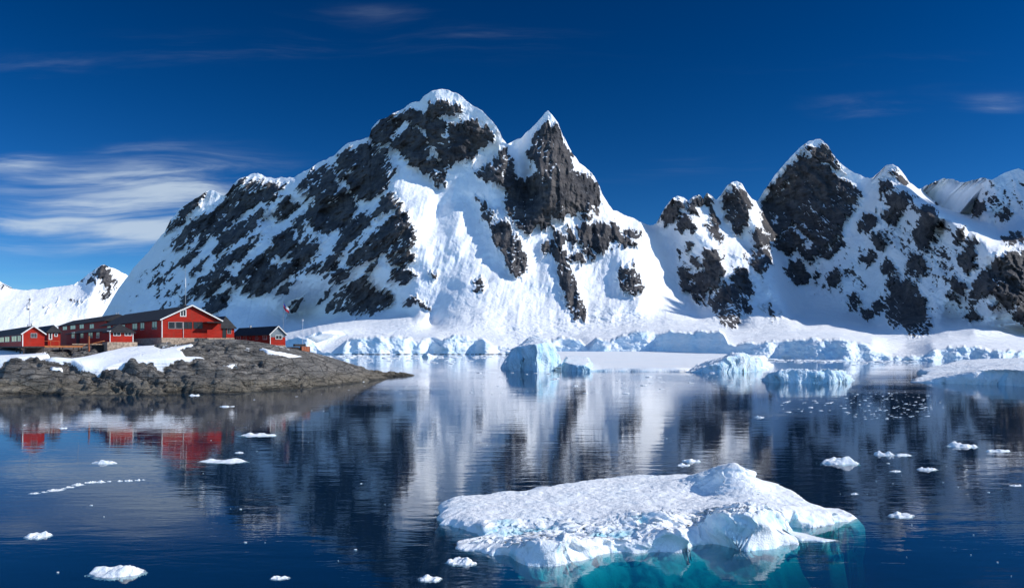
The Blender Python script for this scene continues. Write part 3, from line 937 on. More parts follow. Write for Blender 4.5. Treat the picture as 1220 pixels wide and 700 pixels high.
SKY2 = [(-40,325,3500),(-15,332,3530),(0,335.5,3550),(3,336.5,3550),(10,342,3570),(22,345,3590),(40,344.5,3620),(60,342.5,3650),(75,340.5,3680),(88,338.5,3700),(98,333,3710),
(106,325.5,3720),(115,319,3730),(124,314.5,3740),(132,318,3770),(140,322,3800),(150,326,3830),(162,340,3850),(190,350,3900)]
LINES2 = [[(124,315,3740),(119,330,3640),(112,345,3500),(108,360,3380),(100,385,3200)],[(135,330,3760),(132,350,3640),(128,375,3450)],
[(113,322,3735),(104,340,3640),(98,352,3520)],[(124,345,3680),(120,365,3500)],
[(-30,370,3060),(30,370,3160),(70,372,3230)],[(-30,398,2800),(40,398,2880),(90,398,2950),(150,398,3050)]]
ROCKS2 = [[(113,322),(120,317),(128,318),(134,324),(138,334),(133,345),(128,357),(123,350),(124,338),(120,330),(114,330)],[(106,330),(110,326),(111,338),(107,337)],
[(86,355),(94,355),(96,360),(92,363)],[(100,354),(105,354),(103,358)],[(53,365),(58,366),(61,370),(56,369)],[(33,355),(37,356),(36,366),(31,364)],[(66,351),(72,358),(70,360)],
[(90,337),(98,333),(96,338)],[(-2,336),(3,338),(3,345),(-3,346)]]
m2 = relief("snow_mountain", SKY2, LINES2, ROCKS2, [([(104,335),(125,318),(150,330),(140,365),(118,362)], .36), ([(0,350),(60,350),(100,345),(105,365),(30,385)], .22)],
            [(-60,2900),(200,2900)], None, -42, 188, 0.8, 120, M_MTN, amp=1.3)
tag(m2, "distant low snow mountain with a small rocky summit", "mountain", kind="structure")

# ------------------------------------------------------------------ sea
def box_mesh(name, x0, x1, y0, y1, z0, z1, mat, parent=None):
    me = bpy.data.meshes.new(name)
    v = [(x0, y0, z0), (x1, y0, z0), (x1, y1, z0), (x0, y1, z0), (x0, y0, z1), (x1, y0, z1), (x1, y1, z1), (x0, y1, z1)]
    f = [(0, 3, 2, 1), (4, 5, 6, 7), (0, 1, 5, 4), (1, 2, 6, 5), (2, 3, 7, 6), (3, 0, 4, 7)]
    me.from_pydata(v, [], f)
    me.materials.append(mat)
    return link(bpy.data.objects.new(name, me), parent)


sea = box_mesh("water", -7000, 7000, -900, 9000, -14, 0, M_WATER)
tag(sea, kind="structure")
bed = box_mesh("sea_floor", -6990, 6990, -890, 8990, -13.5, -12.5, M_BED)
tag(bed, kind="structure")

# ------------------------------------------------------------------ rocky island
def P3(px, py, d):
    return ((px - CX) / F * d, d, H + (HOR - py) / F * d)


ISL_TOP = [  # (px, py, distance): ground points behind the shore
 [(-70,432,138),(-20,431,140),(0,430,141),(30,427,142),(55,428,142),(80,432,143),(98,440,142),(112,444,142),(135,439,143),(160,431,145),(200,429,147),(240,431,149),(275,433,152),(300,434,155),(340,436,160),(380,439,170),(410,442,182),(440,445,198),(465,446.5,215),(490,446.6,226)],
 [(-70,425,152),(0,424,153),(30,424,152),(60,421,153),(95,424,154),(120,420,155),(140,417,156),(165,414.5,157),(195,414,158),(212,414,158)],
 [(214,415,156),(226,409,159),(240,405.5,161),(262,404.5,164),(285,405.5,165),(305,409,166),(325,415,167),(345,420,169),(370,425,174),(400,431,184),(425,437,196),(450,443,210)],
 [(-70,418,175),(0,419,172),(40,418,172),(80,413,176),(130,413,172),(160,412.5,168),(193,412.5,166),(230,407,170),(262,404.2,176),(290,407,182),(320,414,185),(341,415.5,188),(372,419.5,190),(395,426,200)],
 [(-70,417,230),(0,417,225),(60,413,215),(150,409,205),(230,407,205),(300,410,215),(340,417,215),(370,424,212)],
 [(-70,421,300),(0,421,290),(100,419,280),(200,418,270),(280,419,260),(340,424,245)],
]
ISL_WATER = [(-80,475),(0,472),(40,471),(75,472),(110,470.5),(150,471),(200,472),(230,471),(260,470),(290,468),(320,466),(345,464),(370,461.5),(400,458.5),(425,455.5),(445,453),(462,451),(478,449.5),(490,448.3),(497,447.2)]
SNOWP = [
 [(-80,431),(0,431),(22,428),(45,425.5),(60,424),(48,418),(-80,416)],
 [(50,425),(85,431),(100,440),(110,442),(116,443),(125,441),(140,436),(155,431.5),(175,430.5),(200,429),(222,428.5),(244,428),(240,426.3),(221,425),(217,420),(213,416.5),(222,413.5),(232,411.5),(228,410),(205,414),(193,416),(180,411.5),(165,411),(150,413),(138,417),(120,421),(105,424),(85,427),(60,425.5)],
 [(264,434.3),(282,433),(283,434.3),(266,435.4)],
 [(306,411),(320,416.5),(338,419.5),(361,424.5),(350,426),(333,424.5),(318,418.8)],
 [(58,436),(66,437.5),(76,439),(74,441),(62,439.5)],
]
pts, vals = [], []
for ln in ISL_TOP:
    for q in dense(ln, 12):
        x, y, z = P3(*q)
        pts.append((x, y)); vals.append(z)
wl_xy = []
for q in dense(ISL_WATER, 12):
    x, y = at(q[0], q[1]); wl_xy.append((x, y)); pts.append((x, y)); vals.append(0.0)
    pts.append((x * 0.94, y * 0.94)); vals.append(-3.0)
back = [(-62, 250), (-100, 330), (-140, 330)]
for b in back + [(-30, 252), (-22, 262), (-75, 320)]:
    pts.append(b); vals.append(-1.5)
rb = RBF(pts, vals, 0.02, 0.6)
xs = np.arange(-132, -20, 0.22)
ys_ = np.concatenate([np.arange(118, 200, 0.24), np.arange(200, 330, 0.7)])
GX, GY = np.meshgrid(xs, ys_)
keep = (GX / GY > (-78 - CX) / F) & (GX / GY < (505 - CX) / F)
GZ = rb(GX, GY)
PXg = GX / GY * F + CX
PYg = HOR - (GZ - H) / GY * F
snow = np.zeros_like(GX)
for poly in SNOWP:
    snow = np.maximum(snow, np.clip(0.5 - poly_sdf(PXg, PYg, poly) / 3.0, 0, 1))
s_ = sstep(0.3, 0.8, snow)
dip = (GX * 0.8 + GY * 0.6)
strike = (GX * 0.6 - GY * 0.8)
cr = ridged(GX / 6.2 + GZ * 0.55 - GY * 0.03, GY / 13.0, 4, 0.55, 61)
cr2 = ridged(GX / 17.0 + GZ * 0.25, GY / 24.0, 3, 0.5, 62)
lump = fbm(GX / 9.0, GY / 11.0, 4, 0.5, 63)
fine = fbm(GX / 1.6, GY / 1.8, 4, 0.62, 64)
edge = sstep(-0.6, 1.2, GZ)
# dipping slabs: steps that face the sea, tilted down to the right
lay = (GZ * 1.0 + GX * 0.16 + GY * 0.05) / 0.95 + 1.1 * lump + 0.25 * fine
step = (lay - np.floor(lay)); step = sstep(0.55, 1.0, step) + np.floor(lay) - lay
lay2 = (GZ * 0.6 + GX * 0.30 + GY * 0.10) / 2.6 + 0.9 * lump
step2 = (lay2 - np.floor(lay2)); step2 = sstep(0.6, 1.0, step2) + np.floor(lay2) - lay2
dz = 0.55 * lump - 1.3 * sstep(0.42, 0.62, cr) - 2.2 * sstep(0.38, 0.58, cr2) + 0.30 * fine + 0.75 * step + 1.2 * step2 + 0.5
GZ2 = GZ + dz * (1 - s_) * edge * 0.75 + s_ * (0.25 + 0.12 * fbm(GX / 5, GY / 5, 2, 0.5, 66))
brng = np.random.RandomState(4)
CAPS = np.zeros_like(GZ2)
for _ in range(420):
    bx = brng.uniform(-72, -30); by = brng.uniform(138, 172)
    br_ = 0.25 + 1.1 * brng.rand() ** 3; bh = br_ * brng.uniform(.4, .75)
    ix0, ix1 = np.searchsorted(xs, [bx - 1.5 * br_, bx + 1.5 * br_]); iy0, iy1 = np.searchsorted(ys_, [by - 1.5 * br_, by + 1.5 * br_])
    if ix1 <= ix0 or iy1 <= iy0:
        continue
    sl = np.s_[iy0:iy1, ix0:ix1]
    rr_ = ((GX[sl] - bx) / br_) ** 2 + ((GY[sl] - by) / br_ / 1.2) ** 2
    cap = np.sqrt(np.clip(1.2 - rr_, 0, None)) * bh * (GZ[sl] > .4) * (1 - s_[sl])
    CAPS[sl] = np.maximum(CAPS[sl], cap * .75)
GZ2 = GZ2 + CAPS * (1 - sstep(.12, .3, snow))
near_house = sstep(163, 167, GY) * sstep(215, 205, GY) * sstep(-20, -26, GX)
GZ2 = GZ2 * (1 - near_house) + GZ * near_house - 0.0
snow2 = np.maximum(snow, 0.50 * sstep(2.0, 6.0, GZ) * sstep(0.15, 0.6, fbm(GX / 6, GY / 6, 4, 0.6, 67)) * sstep(-100, -64, GX) * sstep(150, 156, GY) + 0.0)
isl = grid_mesh("rocky_island", GX, GY, GZ2, M_ISLE, {'snow': snow2}, keep=keep)
tag(isl, "low grey brown rock island with snow patches under the red houses", "island", kind="structure")

# ------------------------------------------------------------------ houses
TH = math.radians(38)
U = (math.cos(TH), math.sin(TH))
V = (-math.sin(TH), math.cos(TH))


class MB:
    """collects boxes, bars and prisms into one mesh"""
    def __init__(s):
        s.v = []; s.f = []

    def solid(s, verts, faces):
        b = len(s.v)
        s.v += [tuple(p) for p in verts]
        s.f += [tuple(b + i for i in f) for f in faces]
        return s

    def box(s, x0, x1, y0, y1, z0, z1):
        v = [(x0, y0, z0), (x1, y0, z0), (x1, y1, z0), (x0, y1, z0), (x0, y0, z1), (x1, y0, z1), (x1, y1, z1), (x0, y1, z1)]
        return s.solid(v, [(0, 3, 2, 1), (4, 5, 6, 7), (0, 1, 5, 4), (1, 2, 6, 5), (2, 3, 7, 6), (3, 0, 4, 7)])

    def bar(s, p, q, w, h=None):
        h = h or w
        p = Vector(p); q = Vector(q); d = (q - p).normalized()
        up = Vector((0, 0, 1)) if abs(d.z) < 0.95 else Vector((1, 0, 0))
        a = d.cross(up).normalized() * (w / 2); b = d.cross(a).normalized() * (h / 2)
        v = [p - a - b, p + a - b, p + a + b, p - a + b, q - a - b, q + a - b, q + a + b, q - a + b]
        return s.solid(v, [(0, 3, 2, 1), (4, 5, 6, 7), (0, 1, 5, 4), (1, 2, 6, 5), (2, 3, 7, 6), (3, 0, 4, 7)])

    def tube(s, p, q, r0, r1=None, n=8):
        r1 = r0 if r1 is None else r1
        p = Vector(p); q = Vector(q); d = (q - p).normalized()
        up = Vector((0, 0, 1)) if abs(d.z) < 0.95 else Vector((1, 0, 0))
        a = d.cross(up).normalized(); b = d.cross(a).normalized()
        v = []
        for k in range(n):
            t = 6.28318 * k / n
            o = a * math.cos(t) + b * math.sin(t)
            v.append(p + o * r0); v.append(q + o * r1)
        f = [(2 * k, 2 * ((k + 1) % n), 2 * ((k + 1) % n) + 1, 2 * k + 1) for k in range(n)]
        f.append(tuple(2 * k for k in range(n))[::-1]); f.append(tuple(2 * k + 1 for k in range(n)))
        return s.solid(v, f)

    def build(s, name, mat, parent=None):
        me = bpy.data.meshes.new(name)
        me.from_pydata(s.v, [], s.f)
        bm = bmesh.new(); bm.from_mesh(me)
        bmesh.ops.recalc_face_normals(bm, faces=bm.faces)
        bm.to_mesh(me); bm.free()
        me.materials.append(mat)
        return link(bpy.data.objects.new(name, me), parent)


def thing(name, loc, label, cat, group=None, rz=0.0):
    e = bpy.data.objects.new(name, None)
    e.location = loc; e.rotation_euler = (0, 0, rz)
    e.empty_display_size = 0.5
    C.objects.link(e)
    return tag(e, label, cat, group)


class House:
    """local x runs along the gable wall, local y along the long wall"""
    def __init__(s, name, label, px, d, py_base):
        s.C = ((px - CX) / F * d, d)
        s.d = d
        s.zb = H + (HOR - py_base) / F * d
        s.e = thing(name, (s.C[0], s.C[1], s.zb), label, "house", None, TH)

    def x(s, px, y=0.0):
        k = (px - CX) / F
        ox, oy = s.C[0] + V[0] * y, s.C[1] + V[1] * y
        return (k * oy - ox) / (U[0] - k * U[1])

    def y(s, px, x=0.0):
        k = (px - CX) / F
        ox, oy = s.C[0] + U[0] * x, s.C[1] + U[1] * x
        return (k * oy - ox) / (V[0] - k * V[1])

    def z(s, py, x=0.0, y=0.0):
        dist = s.C[1] + U[1] * x + V[1] * y
        return H + (HOR - py) / F * dist - s.zb

    def walls(s, W, Ln, z0, ze, za, mat=None, name="wall", gable=True):
        m = MB()
        if gable:
            v = [(0, 0, z0), (W, 0, z0), (W, 0, ze), (W / 2, 0, za), (0, 0, ze), (0, Ln, z0), (W, Ln, z0), (W, Ln, ze), (W / 2, Ln, za), (0, Ln, ze)]
            m.solid(v, [(0, 1, 2, 3, 4), (5, 9, 8, 7, 6), (0, 4, 9, 5), (1, 6, 7, 2), (0, 5, 6, 1), (4, 3, 8, 9), (3, 2, 7, 8)])
        else:
            m.box(0, W, 0, Ln, z0, ze)
        return m.build(name, mat or M_RED, s.e)

    def roof(s, W, Ln, ze, za, hip_front=0.0, hip_back=0.0, over=0.35, th=0.16, name="roof"):
        o = over
        sl = (za - ze) / (W / 2)
        zo = ze - o * sl + 0.06
        zr = za + 0.06
        top = [(-o, -o, zo), (W + o, -o, zo), (W + o, Ln + o, zo), (-o, Ln + o, zo),
               (W / 2, -o + hip_front, zr), (W / 2, Ln + o - hip_back, zr)]
        bot = [(a, b, c - th) for a, b, c in top]
        v = top + bot
        f = [(0, 4, 5, 3), (1, 2, 5, 4), (0, 1, 4), (2, 3, 5)]
        if hip_front == 0:
            f = [q for q in f if q != (0, 1, 4)]
        if hip_back == 0:
            f = [q for q in f if q != (2, 3, 5)]
        f += [tuple(i + 6 for i in q[::-1]) for q in list(f)]
        def rim(i, j):
            f.append((i, j, j + 6, i + 6))
        rim(3, 0); rim(1, 2)
        if hip_front:
            rim(0, 1)
        else:
            rim(0, 4); rim(4, 1)
        if hip_back:
            rim(2, 3)
        else:
            rim(2, 5); rim(5, 3)
        r = MB().solid(v, f).build(name, M_ROOF, s.e)
        s.rp = (W, Ln, zo, zr, o, th)
        s.ze = ze
        return r

    def bargeboard(s, w=0.22):
        W, Ln, zo, zr, o, th = s.rp
        m = MB()
        yb = -o - 0.05
        m.bar((-o, yb, zo - th / 2), (W / 2, yb, zr - th / 2), 0.09, w)
        m.bar((W + o, yb, zo - th / 2), (W / 2, yb, zr - th / 2), 0.09, w)
        return m.build("bargeboard", M_WHITE, s.e)

    def window(s, wall, a0, a1, z0, z1, frame=None, fw=0.09, panes=2, off=0.0):
        """a0..a1 along the wall; wall 'g' = gable, 'l' = long"""
        m = MB(); g_ = MB()
        a0, a1 = min(a0, a1), max(a0, a1)
        if wall == 'l' and hasattr(s, 'ze') and z1 > s.ze - .5:
            z0, z1 = z0 - (z1 - s.ze + .5) * .6, s.ze - .5
        t0, t1 = -0.07 - off, 0.0 - off

        def b(mb, p0, p1, q0, q1, d0, d1):
            if wall == 'g':
                mb.box(p0, p1, d0, d1, q0, q1)
            else:
                mb.box(d0, d1, p0, p1, q0, q1)
        b(m, a0 - fw, a0, z0 - fw, z1 + fw, t0, t1); b(m, a1, a1 + fw, z0 - fw, z1 + fw, t0, t1)
        b(m, a0, a1, z0 - fw, z0, t0, t1); b(m, a0, a1, z1, z1 + fw, t0, t1)
        for k in range(1, panes):
            c = a0 + (a1 - a0) * k / panes
            b(m, c - fw * .35, c + fw * .35, z0, z1, t0 + .01, t1)
        b(g_, a0, a1, z0, z1, -0.025 - off, 0.004 - off)
        f = m.build("window", frame or M_FRAME, s.e)
        g_.build("pane", M_GLASS, f)
        return f


# --- large house with a pale stone footing
h = House("red_house", "large red wooden house with white gable trim and attic window, on a tan stone footing", 193, 165, 413)
W = h.x(262); Ln = h.y(121)
z0 = h.z(402); ze = h.z(379.5); za = h.z(363.5, W / 2)
f_ = MB().box(-0.08, W + 0.08, -0.08, Ln + 0.08, -2.2, z0).build("stone_footing", M_STONE, h.e)
h.walls(W, Ln, z0, ze, za)
h.roof(W, Ln, ze, za, over=0.5)
h.bargeboard(0.26)
MB().box(-0.07, 0.09, -0.07, 0.09, z0, ze - 0.25).build("corner_board", M_WHITE, h.e)
xa0, xa1 = h.x(215.5), h.x(221)
h.window('g', xa0, xa1, h.z(376, xa0), h.z(369.5, xa0), M_WHITE, 0.16, 2)
for p0, p1, n in ((201, 208, 1), (209.5, 217, 1), (219.5, 223.5, 1), (224.5, 228.5, 1), (231, 236, 1), (237, 241, 1)):
    a0, a1 = h.x(p0), h.x(p1)
    h.window('g', a0, a1, h.z(391, a0), h.z(383.5, a0), M_DARKWOOD if p0 > 218 else M_FRAME, 0.08, n)
MB().tube((h.x(218.3), -0.1, z0), (h.x(218.3), -0.1, h.z(383)), 0.05).build("downpipe", M_WHITE, h.e)
for p0, p1 in ((181.5, 187), (167.5, 172), (158, 163.5), (144.5, 149), (135.5, 139), (128, 132)):
    b0, b1 = h.y(p1), h.y(p0)
    h.window('l', b0, b1, h.z(391.5, 0, b0), h.z(383, 0, b0), M_FRAME, 0.09, 2)
# open porch with a red parapet along the right end of the gable
x0p, x1p = h.x(243), h.x(263.5, -2.2)
MB().box(x0p, x1p, -2.2, -2.05, z0, h.z(392.5, x0p, -2.2)).box(x1p - 0.15, x1p, -2.05, -0.1, z0, h.z(392.5, x0p, -2.2)).build("porch_parapet", M_RED, h.e)
MB().box(x0p, x1p, -2.25, -0.12, -1.6, z0 - 0.01).build("porch_footing", M_STONE, h.e)
MB().bar((x1p - 0.1, -2.1, z0), (x1p - 0.1, -2.1, h.z(384.5, x1p, -2)), 0.14).build("porch_post", M_RED, h.e)
MB().box(x0p - .1, x1p + .25, -2.4, -0.03, h.z(384.2, x0p, -2), h.z(383.0, x0p, -2)).build("porch_roof", M_ROOF, h.e)
ch = MB().box(W / 2 + 1.0, W / 2 + 1.5, 9.0, 9.5, za - 0.5, za + 0.55).build("flue", M_DARKWOOD, h.e)
main_h = h
main_Ln = Ln

# --- glazed lean-to house behind on the right
h = House("dark_house", "small dark roofed house tucked behind the right end of the large gabled house", 262, 184, 404)
W = h.x(279); Ln = h.y(240)
ze = h.z(387.5); za = h.z(376.5, W / 2)
MB().box(-0.06, W + .06, -0.06, Ln + .06, -2.0, h.z(402)).build("stone_footing", M_STONE, h.e)
h.walls(W, Ln, h.z(402), ze, za, gable=False)
h.roof(W, Ln, ze, za, hip_front=W * 0.45, over=0.45)
a0, a1 = h.x(265.5), h.x(269)
h.window('g', a0, a1, h.z(402, a0), h.z(391, a0), M_DARKWOOD, 0.1, 1)
a0, a1 = h.x(271), h.x(275)
h.window('g', a0, a1, h.z(397, a0), h.z(391, a0), M_FRAME, 0.08, 2)
h.window('l', .6, 2.2, h.z(397), h.z(391), M_FRAME, 0.08, 1)

# --- long low house at the right end of the row
h = House("low_red_house", "long low red house with a grey glazed gable, last in the row on the right", 322, 186, 416)
W = h.x(340); Ln = h.y(277)
z0 = h.z(411); ze = h.z(397); za = h.z(388.3, W / 2)
MB().box(-0.06, W + .06, -0.06, Ln + .06, -2.5, z0).build("stone_footing", M_STONE, h.e)
h.walls(W, Ln, z0, ze, za)
h.roof(W, Ln, ze, za, over=0.35)
h.bargeboard(0.2)
MB().solid([(0.12, -0.05, ze - .85), (W - .12, -0.05, ze - .85), (W - .12, -0.05, ze - .1), (W / 2, -0.05, za - .28), (0.12, -0.05, ze - .1),
            (0.12, 0.0, ze - .85), (W - .12, 0.0, ze - .85), (W - .12, 0.0, ze - .1), (W / 2, 0.0, za - .28), (0.12, 0.0, ze - .1)],
           [(0, 1, 2, 3, 4), (5, 9, 8, 7, 6), (0, 5, 6, 1), (1, 6, 7, 2), (2, 7, 8, 3), (3, 8, 9, 4), (4, 9, 5, 0)]).build("gable_panel", M_GREYPANEL, h.e)
a0, a1 = h.x(328.5), h.x(335.5)
h.window('g', a0, a1, h.z(403.5, a0), h.z(399.5, a0), M_WHITE, 0.1, 2, off=0.06)
MB().box(-0.06, 0.07, -0.06, 0.07, z0, ze - .2).build("corner_board", M_WHITE, h.e)
for p0, p1, fr in ((313.5, 318, M_WHITE), (304.5, 307.5, M_FRAME), (297, 299.5, M_DARKWOOD), (290, 294, M_FRAME), (282, 286.5, M_WHITE)):
    b0, b1 = h.y(p1), h.y(p0)
    h.window('l', b0, b1, h.z(403, 0, b0), h.z(398.2, 0, b0), fr, 0.09, 1 if p0 == 297 else 2)
MB().box(W / 2 - .2, W / 2 + .2, Ln - 8.3, Ln - 7.9, za - .3, za + .55).build("flue", M_STEEL, h.e)

# --- hut on stilts at the left edge
h = House("stilt_hut", "small red hut raised on stilts at the far left, round topped window in its gable", 27, 152, 413)
W = h.x(53); Ln = h.y(-42)
z0 = h.z(412.2); ze = h.z(396.5); za = h.z(388, W / 2)
h.walls(W, Ln, z0, ze, za)
h.roof(W, Ln, ze, za, over=0.3)
h.bargeboard(0.2)
MB().box(-0.06, 0.08, -0.06, 0.08, z0, ze - .2).build("corner_board", M_WHITE, h.e)
MB().box(-0.05, W + .05, -0.05, Ln, z0 - .28, z0 - 0.003).build("floor_beam", M_DARKWOOD, h.e)
a0, a1 = h.x(37.3), h.x(43.5)
h.window('g', a0, a1, h.z(401.5, a0), h.z(397.2, a0), M_FRAME, 0.10, 3)
for p0, p1 in ((21, 25), (14, 20), (6, 11.5), (0, 5), (-9, -4)):
    b0, b1 = h.y(p1), h.y(p0)
    h.window('l', b0, b1, h.z(404.5, 0, b0), h.z(397.5, 0, b0), M_FRAME, 0.1, 2)
for (sx, sy) in ((.2, .2), (W - .2, .2), (.2, 5.5), (W - .2, 5.5), (.2, 11), (W - .2, 11)):
    MB().bar((sx, sy, z0 - 3.2), (sx, sy, z0 - .28), 0.2).build("stilt", M_DARKWOOD, h.e)
MB().box(0.8, W, 3.0, 7.0, z0 - 2.6, z0 - .3).build("underfloor_wall", M_DARKWOOD, h.e)
for yy in (3.0, 8.0):
    MB().tube((W / 2, yy, za - .1), (W / 2, yy, za + .5), 0.12).build("flue", M_STEEL, h.e)

# --- house between the hut and the two-storey house, mostly hidden
h = House("white_trimmed_house", "low dark roofed house behind the stilt hut, white trimmed window on its red wall", 57, 182, 412)
W = h.x(72); Ln = h.y(40)
ze = h.z(393.8); za = h.z(387, W / 2)
h.walls(W, Ln, h.z(414), ze, za, gable=False)
h.roof(W, Ln, ze, za, hip_front=W * .4, over=0.35)
a0, a1 = h.x(59.0), h.x(61.2)
h.window('g', a0, a1, h.z(403.5, a0), h.z(396, a0), M_WHITE, 0.17, 1)
a0, a1 = h.x(65.5), h.x(68)
h.window('g', a0, a1, h.z(400, a0), h.z(397.5, a0), M_WHITE, 0.14, 1)

# --- two-storey shaded house, built on to the far end of the large one
mc = (main_h.C[0] + U[0] * 1.0 + V[0] * (main_Ln + .02), main_h.C[1] + U[1] * 1.0 + V[1] * (main_Ln + .02))
h = House("two_storey_house", "dark two-storey house with a hipped black roof, built on behind the large gabled house", mc[0] / mc[1] * F + CX, mc[1], 408)
W = 7.5; Ln = h.y(69.5)
ze = h.z(383.4, 0, Ln * .3); za = h.z(373.6, W / 2, 0)
h.walls(W, Ln, h.z(412), ze, za, gable=False)
h.roof(W, Ln, ze, za, hip_front=3.4, hip_back=4.4, over=0.45)
for p0, p1, q0, q1 in ((75, 80, 386.5, 391), (84, 90, 386, 390.5), (95, 100, 386, 390.5), (107, 112, 386, 390.5)):
    b0, b1 = h.y(p1), h.y(p0)
    h.window('l', b0, b1, h.z(q1, 0, b0), h.z(q0, 0, b0), M_FRAME, 0.1, 2)
for yy in (3.4, 6.0):
    MB().tube((W / 2, yy, za - .2), (W / 2, yy, za + .45), 0.13).build("flue", M_STEEL, h.e)

# --- lean-to gallery along its front
h = House("gallery_house", "low red gallery with a row of windows, in front of the two-storey house", 126, 176, 408)
W = 2.6; Ln = h.y(79)
ze = h.z(394.0)
h.walls(W, Ln, h.z(409), ze, ze + 1, gable=False)
MB().solid([(-.35, -.2, ze), (W + .6, -.2, ze + 1.0), (W + .6, Ln + .2, ze + 1.0), (-.35, Ln + .2, ze), (-.35, -.2, ze - .14), (W + .6, -.2, ze + .86), (W + .6, Ln + .2, ze + .86), (-.35, Ln + .2, ze - .14)],
           [(0, 1, 2, 3), (4, 7, 6, 5), (0, 4, 5, 1), (1, 5, 6, 2), (2, 6, 7, 3), (3, 7, 4, 0)]).build("roof", M_ROOF, h.e)
for p0, p1 in ((85.5, 89), (96, 99.5), (105.5, 110.5), (115, 118.5)):
    b0, b1 = h.y(p1), h.y(p0)
    h.window('l', b0, b1, h.z(402, 0, b0), h.z(395.8, 0, b0), M_WHITE if p0 in (85.5, 115) else M_FRAME, 0.1, 2)
b0, b1 = h.y(95), h.y(91)
MB().box(-.06, 0, b0, b1, h.z(409), h.z(396, 0, b0)).build("door", M_DARKWOOD, h.e)

# --- sunlit bay house with hipped roof
h = House("bay_house", "small sunlit red pavilion with a hipped dark roof, in front of the large house", 131, 160, 413)
W = h.x(158.5); Ln = 4.6
z0 = h.z(407.2); ze = h.z(393.8); za = h.z(386, W / 2, Ln / 2)
MB().box(-0.5, W + .8, -0.12, Ln + .1, -2.5, z0 - .01).build("stone_footing", M_STONE, h.e)
h.walls(W, Ln, z0, ze, za, gable=False)
h.roof(W, Ln, ze, za, hip_front=2.3, hip_back=2.2, over=0.45)
for p0, p1 in ((135.5, 138.6), (139.4, 143.2), (149, 152), (152.8, 156)):
    a0, a1 = h.x(p0), h.x(p1)
    h.window('g', a0, a1, h.z(399.3, a0), h.z(395.8, a0), M_WHITE, 0.09, 1)
MB().box(-0.06, 0.08, -0.06, 0.08, z0, ze - .1).build("corner_board", M_WHITE, h.e)
MB().box(W - .08, W + .06, -0.06, 0.08, z0, ze - .1).build("corner_board", M_WHITE, h.e)

# --- timber deck, posts
dk = thing("timber_deck", (*[(50 - CX) / F * 158, 158], H + (HOR - 412) / F * 158), "orange timber deck on posts with a ramp between the stilt hut and the gallery", "deck", None, TH)
b = MB()
for k in range(6):
    b.box(0, 7.2, k * .62, k * .62 + .58, 0, .09)
b.build("deck_boards", M_WOOD, dk)
MB().box(0, 7.2, -.1, -.02, -.28, .1).build("deck_edge", M_WOOD, dk)
MB().solid([(7.2, 0, 0), (12, 3.2, 1.1), (12, 4.4, 1.1), (7.2, 1.4, 0), (7.2, 0, .1), (12, 3.2, 1.2), (12, 4.4, 1.2), (7.2, 1.4, .1)],
           [(0, 3, 2, 1), (4, 5, 6, 7), (0, 1, 5, 4), (1, 2, 6, 5), (2, 3, 7, 6), (3, 0, 4, 7)]).build("ramp", M_WOOD, dk)
for sx, sy in ((.2, .1), (3.6, .1), (7.0, .1), (.2, 3.4), (3.6, 3.4), (7, 3.4)):
    MB().bar((sx, sy, -2.6), (sx, sy, -.02), .17).build("post", M_DARKWOOD, dk)
rr = MB()
rr.bar((0, -.05, 1.0), (3.0, -.05, 1.0), .06)
for sx in (0, 1.5, 3.0):
    rr.bar((sx, -.05, .1), (sx, -.05, 1.0), .06)
rr.build("railing", M_WOOD, dk)

wk = thing("walkway", ((86 - CX) / F * 166, 166, H + (HOR - 409.5) / F * 166), "narrow walkway with a pale edge along the front of the gallery", "walkway", None, TH)
wx = 6.5
MB().box(0, wx, 0, 1.2, -.12, 0).build("walkway_boards", M_WOOD, wk)
MB().box(0, wx, -.06, -.005, -.16, .06).build("walkway_edge", M_STONE, wk)
for sx in (.3, 3.2, 6.2):
    MB().bar((sx, .5, -2.4), (sx, .5, -.12), .15).build("post", M_DARKWOOD, wk)

po = MB().bar((0, 0, -.6), (0, 0, 2.75), .24).build("marker_post", M_RUST)
po.location = ((106 - CX) / F * 160, 160, H + (HOR - 416.5) / F * 160)
tag(po, "upright rust red post standing in the snow in front of the gallery", "post")
rk = thing("storage_box", ((110.5 - CX) / F * 161, 161, H + (HOR - 418) / F * 161), "dark storage box in the snow under the walkway, beside the rust red post", "box", None, TH)
MB().box(0, 2.1, 0, 1.4, -1.2, 1.15).build("box_body", M_DARKWOOD, rk)
MB().box(-.08, 2.18, -.08, 1.48, 1.153, 1.26).build("lid", M_ROOF, rk)

# lamp on the bay corner
lp = thing("corner_lamp", ((130 - CX) / F * 158, 158, H + (HOR - 394.5) / F * 158), "small white lamp on a bracket at the left corner of the sunlit pavilion", "lamp")
MB().box(-.35, .3, -.12, .12, .0, .16).build("lamp_head", M_WHITE, lp)
MB().bar((.15, 0, -2.0), (.15, 0, 0), .07).build("lamp_post", M_WHITE, lp)

# masts and flag
def mast(name, px, d, py0, py1, r, label, cat, mat):
    x = (px - CX) / F * d
    z0 = H + (HOR - py1) / F * d; z1 = H + (HOR - py0) / F * d
    e = thing(name, (x, d, z0), label, cat)
    MB().tube((0, 0, -1.0), (0, 0, z1 - z0), r, r * .55).build("pole", mat, e)
    return e, z1 - z0


